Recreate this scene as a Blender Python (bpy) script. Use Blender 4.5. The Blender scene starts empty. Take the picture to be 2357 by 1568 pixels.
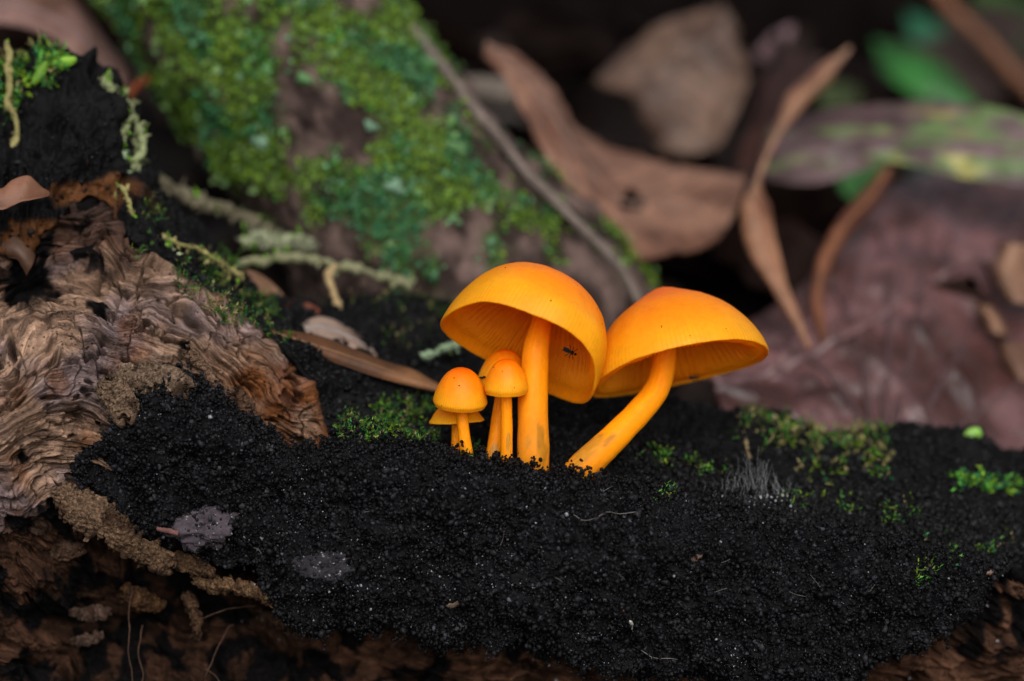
import bpy, math, random
import numpy as np
from mathutils import Vector, Matrix

# ------------------------------------------------------------------ camera, world, sun, exposure
# All lengths below are in millimetres and turned into metres (MM) when a mesh is linked.
MM = 0.001
PITCH = math.radians(14.0)
DIST = 305.0                       # camera to the plane of focus (the big mushrooms)
PXS = 122.0 / 2357.0               # mm per picture unit in the plane of focus (picture taken as 2357 x 1568 units)
AX = np.array([0.0, math.cos(PITCH), -math.sin(PITCH)])
UP = np.array([0.0, math.sin(PITCH), math.cos(PITCH)])
RT = np.array([1.0, 0.0, 0.0])
CAM = -(DIST * AX + (1228 - 1178.5) * PXS * RT - (1075 - 784) * PXS * UP)   # origin = foot of the tall mushroom

scene = bpy.context.scene
cam_data = bpy.data.cameras.new("camera")
cam = bpy.data.objects.new("camera", cam_data)
scene.collection.objects.link(cam)
cam.location = Vector(CAM * MM)
cam.rotation_euler = (math.radians(90) - PITCH, 0, 0)
cam_data.sensor_width = 36.0
cam_data.lens = 36.0 * DIST / 122.0
cam_data.clip_start = 0.01
cam_data.clip_end = 200.0
cam_data.dof.use_dof = True
cam_data.dof.focus_distance = (DIST + 0.0) * MM
cam_data.dof.aperture_fstop = 9.5
scene.camera = cam

SUN_EL, SUN_AZ = math.radians(41), math.radians(172)    # azimuth clockwise from +Y: behind the camera, a little to its right
world = bpy.data.worlds.new("World")
scene.world = world
world.use_nodes = True
wn, wl = world.node_tree.nodes, world.node_tree.links
wn.clear()
sky = wn.new("ShaderNodeTexSky")
sky.sky_type = 'NISHITA'
sky.sun_disc = False
sky.sun_elevation = SUN_EL
sky.sun_rotation = SUN_AZ
sky.dust_density = 3.0
hs = wn.new("ShaderNodeHueSaturation")
hs.inputs["Saturation"].default_value = 0.35            # cloud cover: the sky's own blue greyed evenly
bg = wn.new("ShaderNodeBackground")
bg.inputs["Strength"].default_value = 0.06
wo = wn.new("ShaderNodeOutputWorld")
wl.new(sky.outputs[0], hs.inputs["Color"])
wl.new(hs.outputs[0], bg.inputs["Color"])
wl.new(bg.outputs[0], wo.inputs["Surface"])

sun_data = bpy.data.lights.new("sun", 'SUN')
sun_data.energy = 1.5
sun_data.angle = math.radians(56)
sun_data.color = (1.0, 0.965, 0.93)
sun = bpy.data.objects.new("sun", sun_data)
scene.collection.objects.link(sun)
sdir = Vector((math.sin(SUN_AZ) * math.cos(SUN_EL), math.cos(SUN_AZ) * math.cos(SUN_EL), math.sin(SUN_EL)))
sun.rotation_euler = sdir.to_track_quat('Z', 'Y').to_euler()
sun.location = (0, -0.5, 1.0)

scene.view_settings.view_transform = 'Standard'
scene.view_settings.look = 'None'
scene.view_settings.exposure = 1.02
scene.view_settings.gamma = 1.0
scene.render.engine = 'CYCLES'
scene.cycles.max_bounces = 8
scene.cycles.use_denoising = True

# ------------------------------------------------------------------ helpers
rng = np.random.default_rng(7)
random.seed(7)

def P(px, py, w):
    """picture units + depth behind the plane of focus (mm) -> world (mm)"""
    px, py, w = np.asarray(px, float), np.asarray(py, float), np.asarray(w, float)
    k = PXS * (DIST + w) / DIST
    return CAM + (DIST + w)[..., None] * AX + ((px - 1178.5) * k)[..., None] * RT - ((py - 784) * k)[..., None] * UP

def to_px(V):
    d = V - CAM
    dep = d @ AX
    k = PXS * dep / DIST
    return (d @ RT) / k + 1178.5, 784 - (d @ UP) / k, dep - DIST

_perm = rng.permutation(256).astype(np.int32)
_perm = np.concatenate([_perm, _perm, _perm])
_grad = rng.normal(size=(256, 3)).astype(np.float32)
_grad /= np.linalg.norm(_grad, axis=1)[:, None]

def perlin(p):
    p = np.asarray(p, np.float32)
    sh = p.shape[:-1]
    p = p.reshape(-1, 3)
    i = np.floor(p).astype(np.int32)
    f = p - i
    i &= 255
    u = f * f * f * (f * (f * 6 - 15) + 10)
    out = np.zeros(len(p), np.float32)
    for dx in (0, 1):
        wx = u[:, 0] if dx else 1 - u[:, 0]
        for dy in (0, 1):
            wy = u[:, 1] if dy else 1 - u[:, 1]
            for dz in (0, 1):
                wz = u[:, 2] if dz else 1 - u[:, 2]
                h = _perm[_perm[_perm[(i[:, 0] + dx) & 255] + ((i[:, 1] + dy) & 255)] + ((i[:, 2] + dz) & 255)]
                g = _grad[h]
                out += wx * wy * wz * (g[:, 0] * (f[:, 0] - dx) + g[:, 1] * (f[:, 1] - dy) + g[:, 2] * (f[:, 2] - dz))
    return (out * 1.6).reshape(sh)

def fbm(p, wl_, octs=4, gain=0.5, off=0.0):
    p = np.asarray(p, np.float32) / wl_ + off
    s, a = 0, 1.0
    for o in range(octs):
        s = s + a * perlin(p * 2 ** o + 17.3 * o)
        a *= gain
    return s

def ridged(p, wl_, octs=3, gain=0.5, off=0.0):
    p = np.asarray(p, np.float32) / wl_ + off
    s, a = 0, 1.0
    for o in range(octs):
        s = s + a * (1 - 2 * np.abs(perlin(p * 2 ** o + 9.1 * o)))
        a *= gain
    return s

def sstep(a, b, x):
    t = np.clip((x - a) / (b - a), 0, 1)
    return t * t * (3 - 2 * t)

def lin(*c):
    """8-bit display colour -> linear"""
    c = np.array(c, float) / 255
    return np.where(c <= 0.04045, c / 12.92, ((c + 0.055) / 1.055) ** 2.4)

def spline(pts, n):
    """Catmull-Rom through pts (k x d), n samples"""
    pts = np.asarray(pts, float)
    if len(pts) == 2:
        t = np.linspace(0, 1, n)[:, None]
        return pts[0] * (1 - t) + pts[1] * t
    d = np.r_[0, np.cumsum(np.linalg.norm(np.diff(pts[:, :2], axis=0), axis=1) + 1e-6)]
    ext = np.vstack([2 * pts[0] - pts[1], pts, 2 * pts[-1] - pts[-2]])
    t = np.linspace(0, d[-1], n)
    k = np.clip(np.searchsorted(d, t, side='right') - 1, 0, len(pts) - 2)
    f = ((t - d[k]) / (d[k + 1] - d[k]))[:, None]
    p0, p1, p2, p3 = ext[k], ext[k + 1], ext[k + 2], ext[k + 3]
    return 0.5 * (2 * p1 + (p2 - p0) * f + (2 * p0 - 5 * p1 + 4 * p2 - p3) * f ** 2 + (3 * p1 - p0 - 3 * p2 + p3) * f ** 3)

def smooth_interp(x, xs, ys):
    """monotone-ish smooth 1-D interpolation"""
    xs, ys = np.asarray(xs, float), np.asarray(ys, float)
    x = np.asarray(x, float)
    k = np.clip(np.searchsorted(xs, x) - 1, 0, len(xs) - 2)
    f = np.clip((x - xs[k]) / (xs[k + 1] - xs[k]), 0, 1)
    m = np.gradient(ys, xs)
    h = xs[k + 1] - xs[k]
    f2, f3 = f * f, f ** 3
    return (2 * f3 - 3 * f2 + 1) * ys[k] + (f3 - 2 * f2 + f) * h * m[k] + (-2 * f3 + 3 * f2) * ys[k + 1] + (f3 - f2) * h * m[k + 1]

def tps(pts, vals, smooth=1e-3):
    """thin-plate spline through scattered control values"""
    pts = np.asarray(pts, float) / 1000
    vals = np.asarray(vals, float)
    n = len(pts)
    r = np.linalg.norm(pts[:, None] - pts[None], axis=2)
    K = np.where(r > 0, r * r * np.log(r + 1e-12), 0) + np.eye(n) * smooth
    A = np.zeros((n + 3, n + 3))
    A[:n, :n] = K
    A[:n, n] = 1
    A[:n, n + 1:] = pts
    A[n:, :n] = A[:n, n:].T
    c = np.linalg.solve(A, np.r_[vals, 0, 0, 0])
    def f(x, y):
        q = np.stack([np.asarray(x, float), np.asarray(y, float)], -1) / 1000
        out = c[n] + q @ c[n + 1:]
        for i in range(n):
            r2 = ((q - pts[i]) ** 2).sum(-1)
            out = out + c[i] * 0.5 * r2 * np.log(r2 + 1e-12)
        return out
    return f

COL = scene.collection.objects

def mesh_np(name, V, quads=None, tris=None, col=None, attrs=None, smooth=True):
    me = bpy.data.meshes.new(name)
    V = np.ascontiguousarray(np.asarray(V, np.float32) * MM)
    loops, starts, n = [], [], 0
    if quads is not None and len(quads):
        q = np.asarray(quads, np.int32)
        loops.append(q.ravel()); starts.append(np.arange(len(q)) * 4); n = len(q) * 4
    if tris is not None and len(tris):
        t = np.asarray(tris, np.int32)
        loops.append(t.ravel()); starts.append(n + np.arange(len(t)) * 3)
    loops = np.concatenate(loops).astype(np.int32); starts = np.concatenate(starts).astype(np.int32)
    me.vertices.add(len(V)); me.vertices.foreach_set("co", V.ravel())
    me.loops.add(len(loops)); me.loops.foreach_set("vertex_index", loops)
    me.polygons.add(len(starts)); me.polygons.foreach_set("loop_start", starts)
    if smooth:
        me.polygons.foreach_set("use_smooth", np.ones(len(starts), bool))
    me.update(calc_edges=True)
    me.validate()
    if col is not None:
        a = me.color_attributes.new("Col", 'FLOAT_COLOR', 'POINT')
        c = np.ones((len(V), 4), np.float32); c[:, :3] = np.clip(np.broadcast_to(col, (len(V), 3)), 0, 1)
        a.data.foreach_set("color", c.ravel())
    for k, v in (attrs or {}).items():
        a = me.attributes.new(k, 'FLOAT', 'POINT')
        a.data.foreach_set("value", np.asarray(v, np.float32).ravel())
    return me

def grid_quads(nr, nc, wrap=False, off=0):
    r = np.arange(nr - 1)[:, None]
    c = np.arange(nc if wrap else nc - 1)[None]
    c2 = (c + 1) % nc
    return np.stack([r * nc + c, r * nc + c2, (r + 1) * nc + c2, (r + 1) * nc + c], -1).reshape(-1, 4) + off

def grid_normals(G):
    du = np.gradient(G, axis=0); dv = np.gradient(G, axis=1)
    n = np.cross(du, dv)
    return n / (np.linalg.norm(n, axis=2, keepdims=True) + 1e-9)

def thing(name, label, cat, base=(0, 0, 0), group=None, kind=None):
    o = bpy.data.objects.new(name, None)
    o.empty_display_size = 0.005
    COL.link(o)
    o.location = Vector(np.asarray(base, float) * MM)
    tag(o, label, cat, group, kind)
    return o

def tag(o, label=None, cat=None, group=None, kind=None):
    if label: o["label"] = label
    if cat: o["category"] = cat
    if group: o["group"] = group
    if kind: o["kind"] = kind
    return o

def wloc(o):
    v = np.zeros(3)
    while o is not None:
        v += np.array(o.location) / MM
        o = o.parent
    return v

def put(name, V, mat, parent=None, base=None, quads=None, tris=None, col=None, attrs=None, smooth=True):
    """link world-space (mm) geometry as one mesh object, its origin at base (or the parent's origin)"""
    V = np.asarray(V, float)
    if base is None:
        base = wloc(parent) if parent is not None else np.array([V[:, 0].mean(), V[:, 1].mean(), V[:, 2].min()])
    me = mesh_np(name, V - base, quads, tris, col, attrs, smooth)
    me.materials.append(mat)
    o = bpy.data.objects.new(name, me)
    COL.link(o)
    off = np.asarray(base, float) - (wloc(parent) if parent is not None else 0)
    o.location = Vector(off * MM)
    if parent is not None: o.parent = parent
    return o

def tube(path, rad, ns=10, cap=True, wob=0.0, seed=0):
    """tube along world path (n x 3) -> V, quads, tris"""
    path = np.asarray(path, float); n = len(path)
    rad = np.broadcast_to(np.asarray(rad, float), (n,))
    t = np.gradient(path, axis=0); t /= np.linalg.norm(t, axis=1)[:, None] + 1e-9
    ref = np.array([0.31, -0.93, 0.2]); e1 = np.cross(t, ref); e1 /= np.linalg.norm(e1, axis=1)[:, None] + 1e-9
    e2 = np.cross(t, e1)
    a = np.linspace(0, 2 * np.pi, ns, endpoint=False)
    ring = e1[:, None] * np.cos(a)[None, :, None] + e2[:, None] * np.sin(a)[None, :, None]
    R = rad[:, None, None]
    V = path[:, None] + ring * R
    if wob:
        V = V + ring * R * wob * fbm(V, max(rad.max() * 1.5, 0.3), 3, off=seed * 3.7)[..., None]
    V = V.reshape(-1, 3)
    q = grid_quads(n, ns, wrap=True)
    tr = []
    if cap:
        V = np.vstack([V, path[:1], path[-1:]])
        i = np.arange(ns); j = (i + 1) % ns
        tr = np.vstack([np.stack([np.full(ns, n * ns), j, i], 1), np.stack([np.full(ns, n * ns + 1), (n - 1) * ns + i, (n - 1) * ns + j], 1)])
    return V, q, tr

def join(parts):
    Vs, Qs, Ts, Cs, o = [], [], [], [], 0
    for p in parts:
        V, q, t = p[:3]
        Vs.append(V)
        if q is not None and len(q): Qs.append(np.asarray(q) + o)
        if t is not None and len(t): Ts.append(np.asarray(t) + o)
        if len(p) > 3: Cs.append(np.broadcast_to(p[3], (len(V), 3)))
        o += len(V)
    return (np.vstack(Vs), np.vstack(Qs) if Qs else None, np.vstack(Ts) if Ts else None, np.vstack(Cs) if Cs else None)

# icosahedron for crumbs and grains
_g = (1 + 5 ** 0.5) / 2
ICO_V = np.array([(-1, _g, 0), (1, _g, 0), (-1, -_g, 0), (1, -_g, 0), (0, -1, _g), (0, 1, _g), (0, -1, -_g), (0, 1, -_g), (_g, 0, -1), (_g, 0, 1), (-_g, 0, -1), (-_g, 0, 1)], float)
ICO_V /= np.linalg.norm(ICO_V[0])
ICO_F = np.array([(0, 11, 5), (0, 5, 1), (0, 1, 7), (0, 7, 10), (0, 10, 11), (1, 5, 9), (5, 11, 4), (11, 10, 2), (10, 7, 6), (7, 1, 8), (3, 9, 4), (3, 4, 2), (3, 2, 6), (3, 6, 8), (3, 8, 9), (4, 9, 5), (2, 4, 11), (6, 2, 10), (8, 6, 7), (9, 8, 1)])

def lumps(C, R, jitter=0.35, squash=0.3, cols=None):
    """many small uneven lumps at centres C with radii R"""
    n = len(C)
    rot = rng.normal(size=(n, 3, 3)); rot, _ = np.linalg.qr(rot)
    sc = 1 + squash * rng.uniform(-1, 1, (n, 1, 3))
    v = ICO_V[None] * (1 + jitter * rng.uniform(-1, 1, (n, 12, 1))) * sc
    v = np.einsum('nij,nkj->nki', rot, v) * R[:, None, None] + C[:, None]
    f = ICO_F[None] + (np.arange(n) * 12)[:, None, None]
    c = None if cols is None else np.repeat(cols, 12, axis=0)
    return v.reshape(-1, 3), None, f.reshape(-1, 3), c

# ------------------------------------------------------------------ materials
def mat(name, color=None, rough=0.7, spec=0.3, var=0.25, var_scale=2.0, bump=0.0, bump_scale=3.0, bump_detail=6.0, sss=0.0, sss_r=(1, 0.4, 0.1), sss_mm=1.0, transl=0.0, tint2=None, sheen=0.0, coat=0.0, gain=0.84):
    """principled, colour from the vertex attribute (color None) or flat, broken up by noise in object millimetres"""
    m = bpy.data.materials.new(name); m.use_nodes = True
    n, l = m.node_tree.nodes, m.node_tree.links
    b = n["Principled BSDF"]
    b.inputs["Roughness"].default_value = rough
    b.inputs["Specular IOR Level"].default_value = spec
    tc = n.new("ShaderNodeTexCoord")
    mp = n.new("ShaderNodeMapping"); mp.inputs["Scale"].default_value = (1000, 1000, 1000)
    l.new(tc.outputs["Object"], mp.inputs["Vector"])
    if color is None:
        at = n.new("ShaderNodeAttribute"); at.attribute_name = "Col"; src = at.outputs["Color"]
    else:
        rgb = n.new("ShaderNodeRGB"); rgb.outputs[0].default_value = (*color, 1); src = rgb.outputs[0]
    if var:
        nz = n.new("ShaderNodeTexNoise"); nz.inputs["Scale"].default_value = var_scale; nz.inputs["Detail"].default_value = 6; nz.inputs["Roughness"].default_value = 0.65
        l.new(mp.outputs[0], nz.inputs["Vector"])
        mr = n.new("ShaderNodeMapRange"); mr.inputs[1].default_value = 0.25; mr.inputs[2].default_value = 0.75
        mr.inputs[3].default_value = (1 - var) * gain; mr.inputs[4].default_value = (1 + var) * gain
        l.new(nz.outputs["Fac"], mr.inputs[0])
        mx = n.new("ShaderNodeMix"); mx.data_type = 'RGBA'; mx.blend_type = 'MULTIPLY'; mx.inputs["Factor"].default_value = 1
        l.new(src, mx.inputs["A"]); l.new(mr.outputs[0], mx.inputs["B"])
        src = mx.outputs["Result"]
    if tint2 is not None:
        n2 = n.new("ShaderNodeTexNoise"); n2.inputs["Scale"].default_value = var_scale * 0.37; n2.inputs["Detail"].default_value = 4
        l.new(mp.outputs[0], n2.inputs["Vector"])
        r2 = n.new("ShaderNodeMapRange"); r2.inputs[1].default_value = 0.5; r2.inputs[2].default_value = 0.68
        l.new(n2.outputs["Fac"], r2.inputs[0])
        m2 = n.new("ShaderNodeMix"); m2.data_type = 'RGBA'
        l.new(r2.outputs[0], m2.inputs["Factor"]); l.new(src, m2.inputs["A"]); m2.inputs["B"].default_value = (*tint2, 1)
        src = m2.outputs["Result"]
    l.new(src, b.inputs["Base Color"])
    if bump:
        nb = n.new("ShaderNodeTexNoise"); nb.inputs["Scale"].default_value = bump_scale; nb.inputs["Detail"].default_value = bump_detail; nb.inputs["Roughness"].default_value = 0.6
        l.new(mp.outputs[0], nb.inputs["Vector"])
        bp = n.new("ShaderNodeBump"); bp.inputs["Strength"].default_value = 1.0; bp.inputs["Distance"].default_value = bump * MM
        l.new(nb.outputs["Fac"], bp.inputs["Height"]); l.new(bp.outputs[0], b.inputs["Normal"])
    if sss:
        b.inputs["Subsurface Weight"].default_value = sss
        b.inputs["Subsurface Radius"].default_value = sss_r
        b.inputs["Subsurface Scale"].default_value = sss_mm * MM
    if sheen:
        b.inputs["Sheen Weight"].default_value = sheen
    if coat:
        b.inputs["Coat Weight"].default_value = coat; b.inputs["Coat Roughness"].default_value = 0.35
    if transl:
        tb = n.new("ShaderNodeBsdfTranslucent"); l.new(src, tb.inputs["Color"])
        ms = n.new("ShaderNodeMixShader"); ms.inputs[0].default_value = transl
        l.new(b.outputs[0], ms.inputs[1]); l.new(tb.outputs[0], ms.inputs[2])
        l.new(ms.outputs[0], n["Material Output"].inputs["Surface"])
    return m

M_CHAR = mat("charcoal", None, rough=0.6, spec=0.05, var=0.45, var_scale=3.0, bump=0.10, bump_scale=4.0)
M_CRUMB = mat("charcoal_crumbs", None, rough=0.42, spec=0.09, var=0.35, var_scale=2.5, bump=0.05, bump_scale=8.0)
M_WOOD = mat("rotten_wood", None, rough=0.9, spec=0.10, var=0.45, var_scale=2.6, bump=0.35, bump_scale=4.0, bump_detail=8)
M_BARK = mat("trunk_bark", None, rough=0.9, spec=0.1, var=0.4, var_scale=0.5, bump=0.5, bump_scale=0.9)
M_SHADE_BRANCH = mat("shade_branch", None, rough=0.95, spec=0.03, var=0.4, var_scale=0.4, bump=0.5, bump_scale=0.6)  # for the added branch that stands in for background shade
M_MOSS = mat("moss", None, rough=0.6, spec=0.25, var=0.3, var_scale=1.0, transl=0.25)
M_LEAF = mat("dead_leaf", None, rough=0.55, spec=0.35, var=0.30, var_scale=0.35, bump=0.15, bump_scale=0.8, transl=0.10)
M_LITTER = mat("litter_leaf", None, rough=0.7, spec=0.06, var=0.30, var_scale=0.35, bump=0.15, bump_scale=0.8, gain=0.6)  # darkened so the gaps in the litter read as black shade
M_WET = mat("wet_dead_leaf", None, rough=0.38, spec=0.55, var=0.45, var_scale=0.16, bump=0.2, bump_scale=0.5, transl=0.05)
M_GLEAF = mat("green_leaf", None, rough=0.45, spec=0.4, var=0.2, var_scale=0.3, bump=0.05, bump_scale=1.0, transl=0.2)
M_STRAND = mat("strand", None, rough=0.8, spec=0.15, var=0.35, var_scale=1.2, bump=0.2, bump_scale=2.0)
M_SOIL = mat("soil", tuple(lin(26, 20, 18)), rough=0.95, spec=0.1, var=0.5, var_scale=0.15, bump=2.0, bump_scale=0.2, tint2=tuple(lin(18, 14, 13)))
M_GRAIN = mat("quartz_grain", tuple(lin(122, 120, 126)), rough=0.25, spec=0.6, var=0.2, sss=0.4, sss_r=(1, 1, 1), sss_mm=0.3)
M_CLOD = mat("clod", None, rough=0.85, spec=0.2, var=0.3, var_scale=3.0, bump=0.1, bump_scale=6.0)
M_FIBRE = mat("fibre", tuple(lin(112, 106, 102)), rough=0.6, var=0.2)
M_BUG = mat("insect_black", tuple(lin(16, 9, 7)), rough=0.5, spec=0.15, var=0.2)

def add_fibres(m, use_attr):
    """fine fibres along the grain (from stored grain coordinates) and small rot pores, on top of a mat() material"""
    n, l = m.node_tree.nodes, m.node_tree.links
    b = n["Principled BSDF"]
    src = b.inputs["Base Color"].links[0].from_socket
    bump = b.inputs["Normal"].links[0].from_node
    mp = [x for x in n if x.type == 'MAPPING'][0]
    if use_attr:
        a1 = n.new("ShaderNodeAttribute"); a1.attribute_name = "along"
        a2 = n.new("ShaderNodeAttribute"); a2.attribute_name = "across"
        cx = n.new("ShaderNodeCombineXYZ"); l.new(a1.outputs["Fac"], cx.inputs[0]); l.new(a2.outputs["Fac"], cx.inputs[1])
        vec = cx.outputs[0]
    else:
        vec = mp.outputs[0]
    fz = n.new("ShaderNodeTexNoise"); fz.inputs["Scale"].default_value = 1.0 if use_attr else 3.0; fz.inputs["Detail"].default_value = 4; fz.inputs["Roughness"].default_value = 0.6; fz.inputs["Distortion"].default_value = 0.6
    l.new(vec, fz.inputs["Vector"])
    vo = n.new("ShaderNodeTexVoronoi"); vo.feature = 'F1'; vo.inputs["Scale"].default_value = 1.7; vo.inputs["Randomness"].default_value = 1.0
    l.new(mp.outputs[0], vo.inputs["Vector"])
    pr = n.new("ShaderNodeMapRange"); pr.inputs[1].default_value = 0.16; pr.inputs[2].default_value = 0.34; pr.inputs[3].default_value = 0.35; pr.inputs[4].default_value = 1.0
    l.new(vo.outputs["Distance"], pr.inputs[0])
    pz = n.new("ShaderNodeTexNoise"); pz.inputs["Scale"].default_value = 0.22; pz.inputs["Detail"].default_value = 3
    l.new(mp.outputs[0], pz.inputs["Vector"])
    pg = n.new("ShaderNodeMapRange"); pg.inputs[1].default_value = 0.46; pg.inputs[2].default_value = 0.58
    l.new(pz.outputs["Fac"], pg.inputs[0])
    pm = n.new("ShaderNodeMix"); pm.data_type = 'FLOAT'; pm.inputs["A"].default_value = 1.0
    l.new(pg.outputs[0], pm.inputs["Factor"]); l.new(pr.outputs[0], pm.inputs["B"])
    fr = n.new("ShaderNodeMapRange"); fr.inputs[1].default_value = 0.30; fr.inputs[2].default_value = 0.62; fr.inputs[3].default_value = 0.30; fr.inputs[4].default_value = 1.12
    l.new(fz.outputs["Fac"], fr.inputs[0])
    mu = n.new("ShaderNodeMath"); mu.operation = 'MULTIPLY'; l.new(fr.outputs[0], mu.inputs[0]); l.new(pm.outputs[0], mu.inputs[1])
    mx = n.new("ShaderNodeMix"); mx.data_type = 'RGBA'; mx.blend_type = 'MULTIPLY'; mx.inputs["Factor"].default_value = 1
    l.new(src, mx.inputs["A"]); l.new(mu.outputs[0], mx.inputs["B"]); l.new(mx.outputs["Result"], b.inputs["Base Color"])
    b2 = n.new("ShaderNodeBump"); b2.inputs["Strength"].default_value = 1.0; b2.inputs["Distance"].default_value = 0.28 * MM
    l.new(mu.outputs[0], b2.inputs["Height"]); l.new(bump.outputs[0], b2.inputs["Normal"]); l.new(b2.outputs[0], b.inputs["Normal"])
    return m
M_WOODG = add_fibres(mat("weathered_wood", None, rough=0.9, spec=0.08, var=0.35, var_scale=1.4, bump=0.2, bump_scale=3.0, bump_detail=5), True)
add_fibres(M_WOOD, False)

def fungus_mat(name, sss=0.5, transl=0.0, spec=0.22):
    return mat(name, None, rough=0.40, spec=spec, var=0.10, var_scale=1.6, bump=0.03, bump_scale=9.0, bump_detail=3, sss=sss, sss_r=(1.0, 0.35, 0.04), sss_mm=1.3, transl=transl, gain=1.0)
M_CAP = fungus_mat("mushroom_cap", 0.25, 0.36)
M_GILL = fungus_mat("mushroom_gills", 0.0, 0.52, 0.08)
M_STEM = fungus_mat("mushroom_stem", 0.5, 0.0, 0.10)

# ------------------------------------------------------------------ ground
def ground_z(x, y):
    z = smooth_interp(y, [-4000, -300, -20, 20, 45, 80, 150, 300, 600, 3000, 9000, 40000], [-62, -54, -48, -46, -30, -7, 8, 34, 75, 140, 170, 190])
    return z
xs = np.r_[-30000, -12000, -5000, -2000, -900, np.linspace(-450, 450, 150), 900, 2000, 5000, 12000, 30000]
ys = np.r_[-12000, -4000, -1500, -600, np.linspace(-300, 500, 160), 700, 1000, 1600, 3000, 6000, 12000, 40000]
gx, gy = np.meshgrid(xs, ys)
gz = ground_z(gx, gy)
Pg = np.stack([gx, gy, gz], -1)
near = np.exp(-((gx / 500) ** 2 + (gy / 600) ** 2))
Pg[..., 2] += near * (fbm(Pg, 45, 4) * 5)
o = put("ground", Pg.reshape(-1, 3), M_SOIL, base=(0, 0, -30), quads=grid_quads(len(ys), len(xs)))
tag(o, "dark damp forest soil under the leaf litter", None, None, "structure")

# ------------------------------------------------------------------ the burnt log
log = thing("burnt_log", "rotten log with black charred crust and pale weathered wood carrying the orange mushrooms", "log", (0, 0, -24))
ZB = {}      # picture-cell -> nearest surface point, used to set small things on the log
def zadd(G, N):
    V, N = G.reshape(-1, 3), N.reshape(-1, 3)
    x, y, w = to_px(V)
    k = (np.floor(x / 5).astype(int) + 400) * 4000 + np.floor(y / 5).astype(int) + 400
    order = np.argsort(-w)
    for i in order.tolist() if False else []:
        pass
    ks, idx = k[order], order
    u, first = np.unique(ks[::-1], return_index=True)
    for a, b in zip(u.tolist(), idx[::-1][first].tolist()):
        if a not in ZB or ZB[a][2] > w[b]:
            ZB[a] = (V[b], N[b], w[b])
def hit(px, py):
    for r in (0, 1, 2, 3):
        best = None
        for dx in range(-r, r + 1):
            for dy in range(-r, r + 1):
                k = (int(px // 5) + dx + 400) * 4000 + int(py // 5) + dy + 400
                if k in ZB and (best is None or ZB[k][2] < best[2]): best = ZB[k]
        if best is not None: return np.array(best[0]), np.array(best[1])
    return P(px, py, 5.0), -AX

def face_cam(N, G):
    s = np.sign(((CAM - G) * N).sum(-1).mean())
    return N * s

# --- A: charcoal crust: front slab from its top edge down to the ragged lip
cu = np.array([  # top x,y,w ; bottom x,y,w
    (166, 1086, 1, 170, 1096, 1), (200, 1030, 0, 232, 1146, 0), (325, 932, 0, 322, 1196, -1), (372, 868, 0, 400, 1252, -2), (440, 884, 1, 500, 1284, -2),
    (560, 965, 2, 610, 1318, -3), (632, 1016, 2, 692, 1396, -3), (722, 1052, 2, 772, 1402, -3), (775, 1008, 1.5, 862, 1412, -3), (872, 1000, 1, 950, 1425, -3.5),
    (1000, 1036, 0.5, 1004, 1488, -4), (1120, 1056, 0, 1150, 1490, -4), (1230, 1078, 0, 1300, 1520, -4), (1370, 1114, 0, 1450, 1540, -4), (1500, 1126, 1, 1600, 1562, -4),
    (1700, 1178, 2, 1780, 1562, -4), (1900, 1222, 2, 1945, 1545, -3), (2050, 1252, 2, 2080, 1492, -2), (2200, 1286, 3, 2212, 1440, 0), (2330, 1306, 5, 2275, 1345, 4)], float)
nu, nv = 900, 340
uu = spline(np.c_[cu], nu)
kk = np.linspace(0, len(cu) - 1, nu)
cu[:, 5] += 5.0 * np.clip((cu[:, 4] - cu[:, 1]) / 350, 0, 1)
uu = np.stack([smooth_interp(kk, np.arange(len(cu)), cu[:, j]) for j in range(6)], 1)
# rows: tuck over the top (s<0), face (0..1), tucked-under lip (s>1)
s = np.r_[np.linspace(-1, 0, 50, endpoint=False), np.linspace(0, 1, 250), np.linspace(1, 2, 41)[1:]]
S, U = np.meshgrid(s, np.arange(nu), indexing='ij')
T, B_ = uu[:, :3][None], uu[:, 3:][None]
sf = np.clip(S, 0, 1)[..., None]
base = T * (1 - sf) + B_ * sf
xx, yy, ww = base[..., 0].copy(), base[..., 1].copy(), base[..., 2].copy()
hh = np.clip((B_[..., 1] - T[..., 1]) / 400, 0, 1.2)
ww -= 4.6 * np.sin(np.pi * np.clip(S, 0, 1) ** 0.75) ** 0.8 * hh
tk = np.clip(-S, 0, 1); yy += 30 * tk ** 1.4; ww += 9.0 * tk * np.clip(hh * 3, 0.3, 1)
lp = np.clip(S - 1, 0, 1); yy += 14 * np.sin(lp * np.pi * 0.5) * (1 - lp) - 60 * lp ** 1.5 * np.clip(hh * 2, 0, 1); ww += 12 * lp * np.clip(hh * 2, 0.3, 1)
G = P(xx, yy, ww)
N = face_cam(grid_normals(G), G)
d = (2.0 * fbm(G, 15, 2, off=65) + 1.7 * fbm(G, 8, 3)) * (0.15 + 0.85 * sstep(0.02, 0.35, S)) + (1.3 * fbm(G, 4.5, 2, off=45)) * (0.35 + 0.65 * sstep(0.0, 0.2, S)) + 0.95 * fbm(G, 2.8, 3, 0.6, off=5) + 0.42 * ridged(G, 1.0, 2, off=3) - 0.3
edge = sstep(0, 0.05, (U / (nu - 1)) * (1 - U / (nu - 1)) * 4)
gA = G + N * (d * (0.3 + 0.7 * edge))[..., None]
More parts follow.
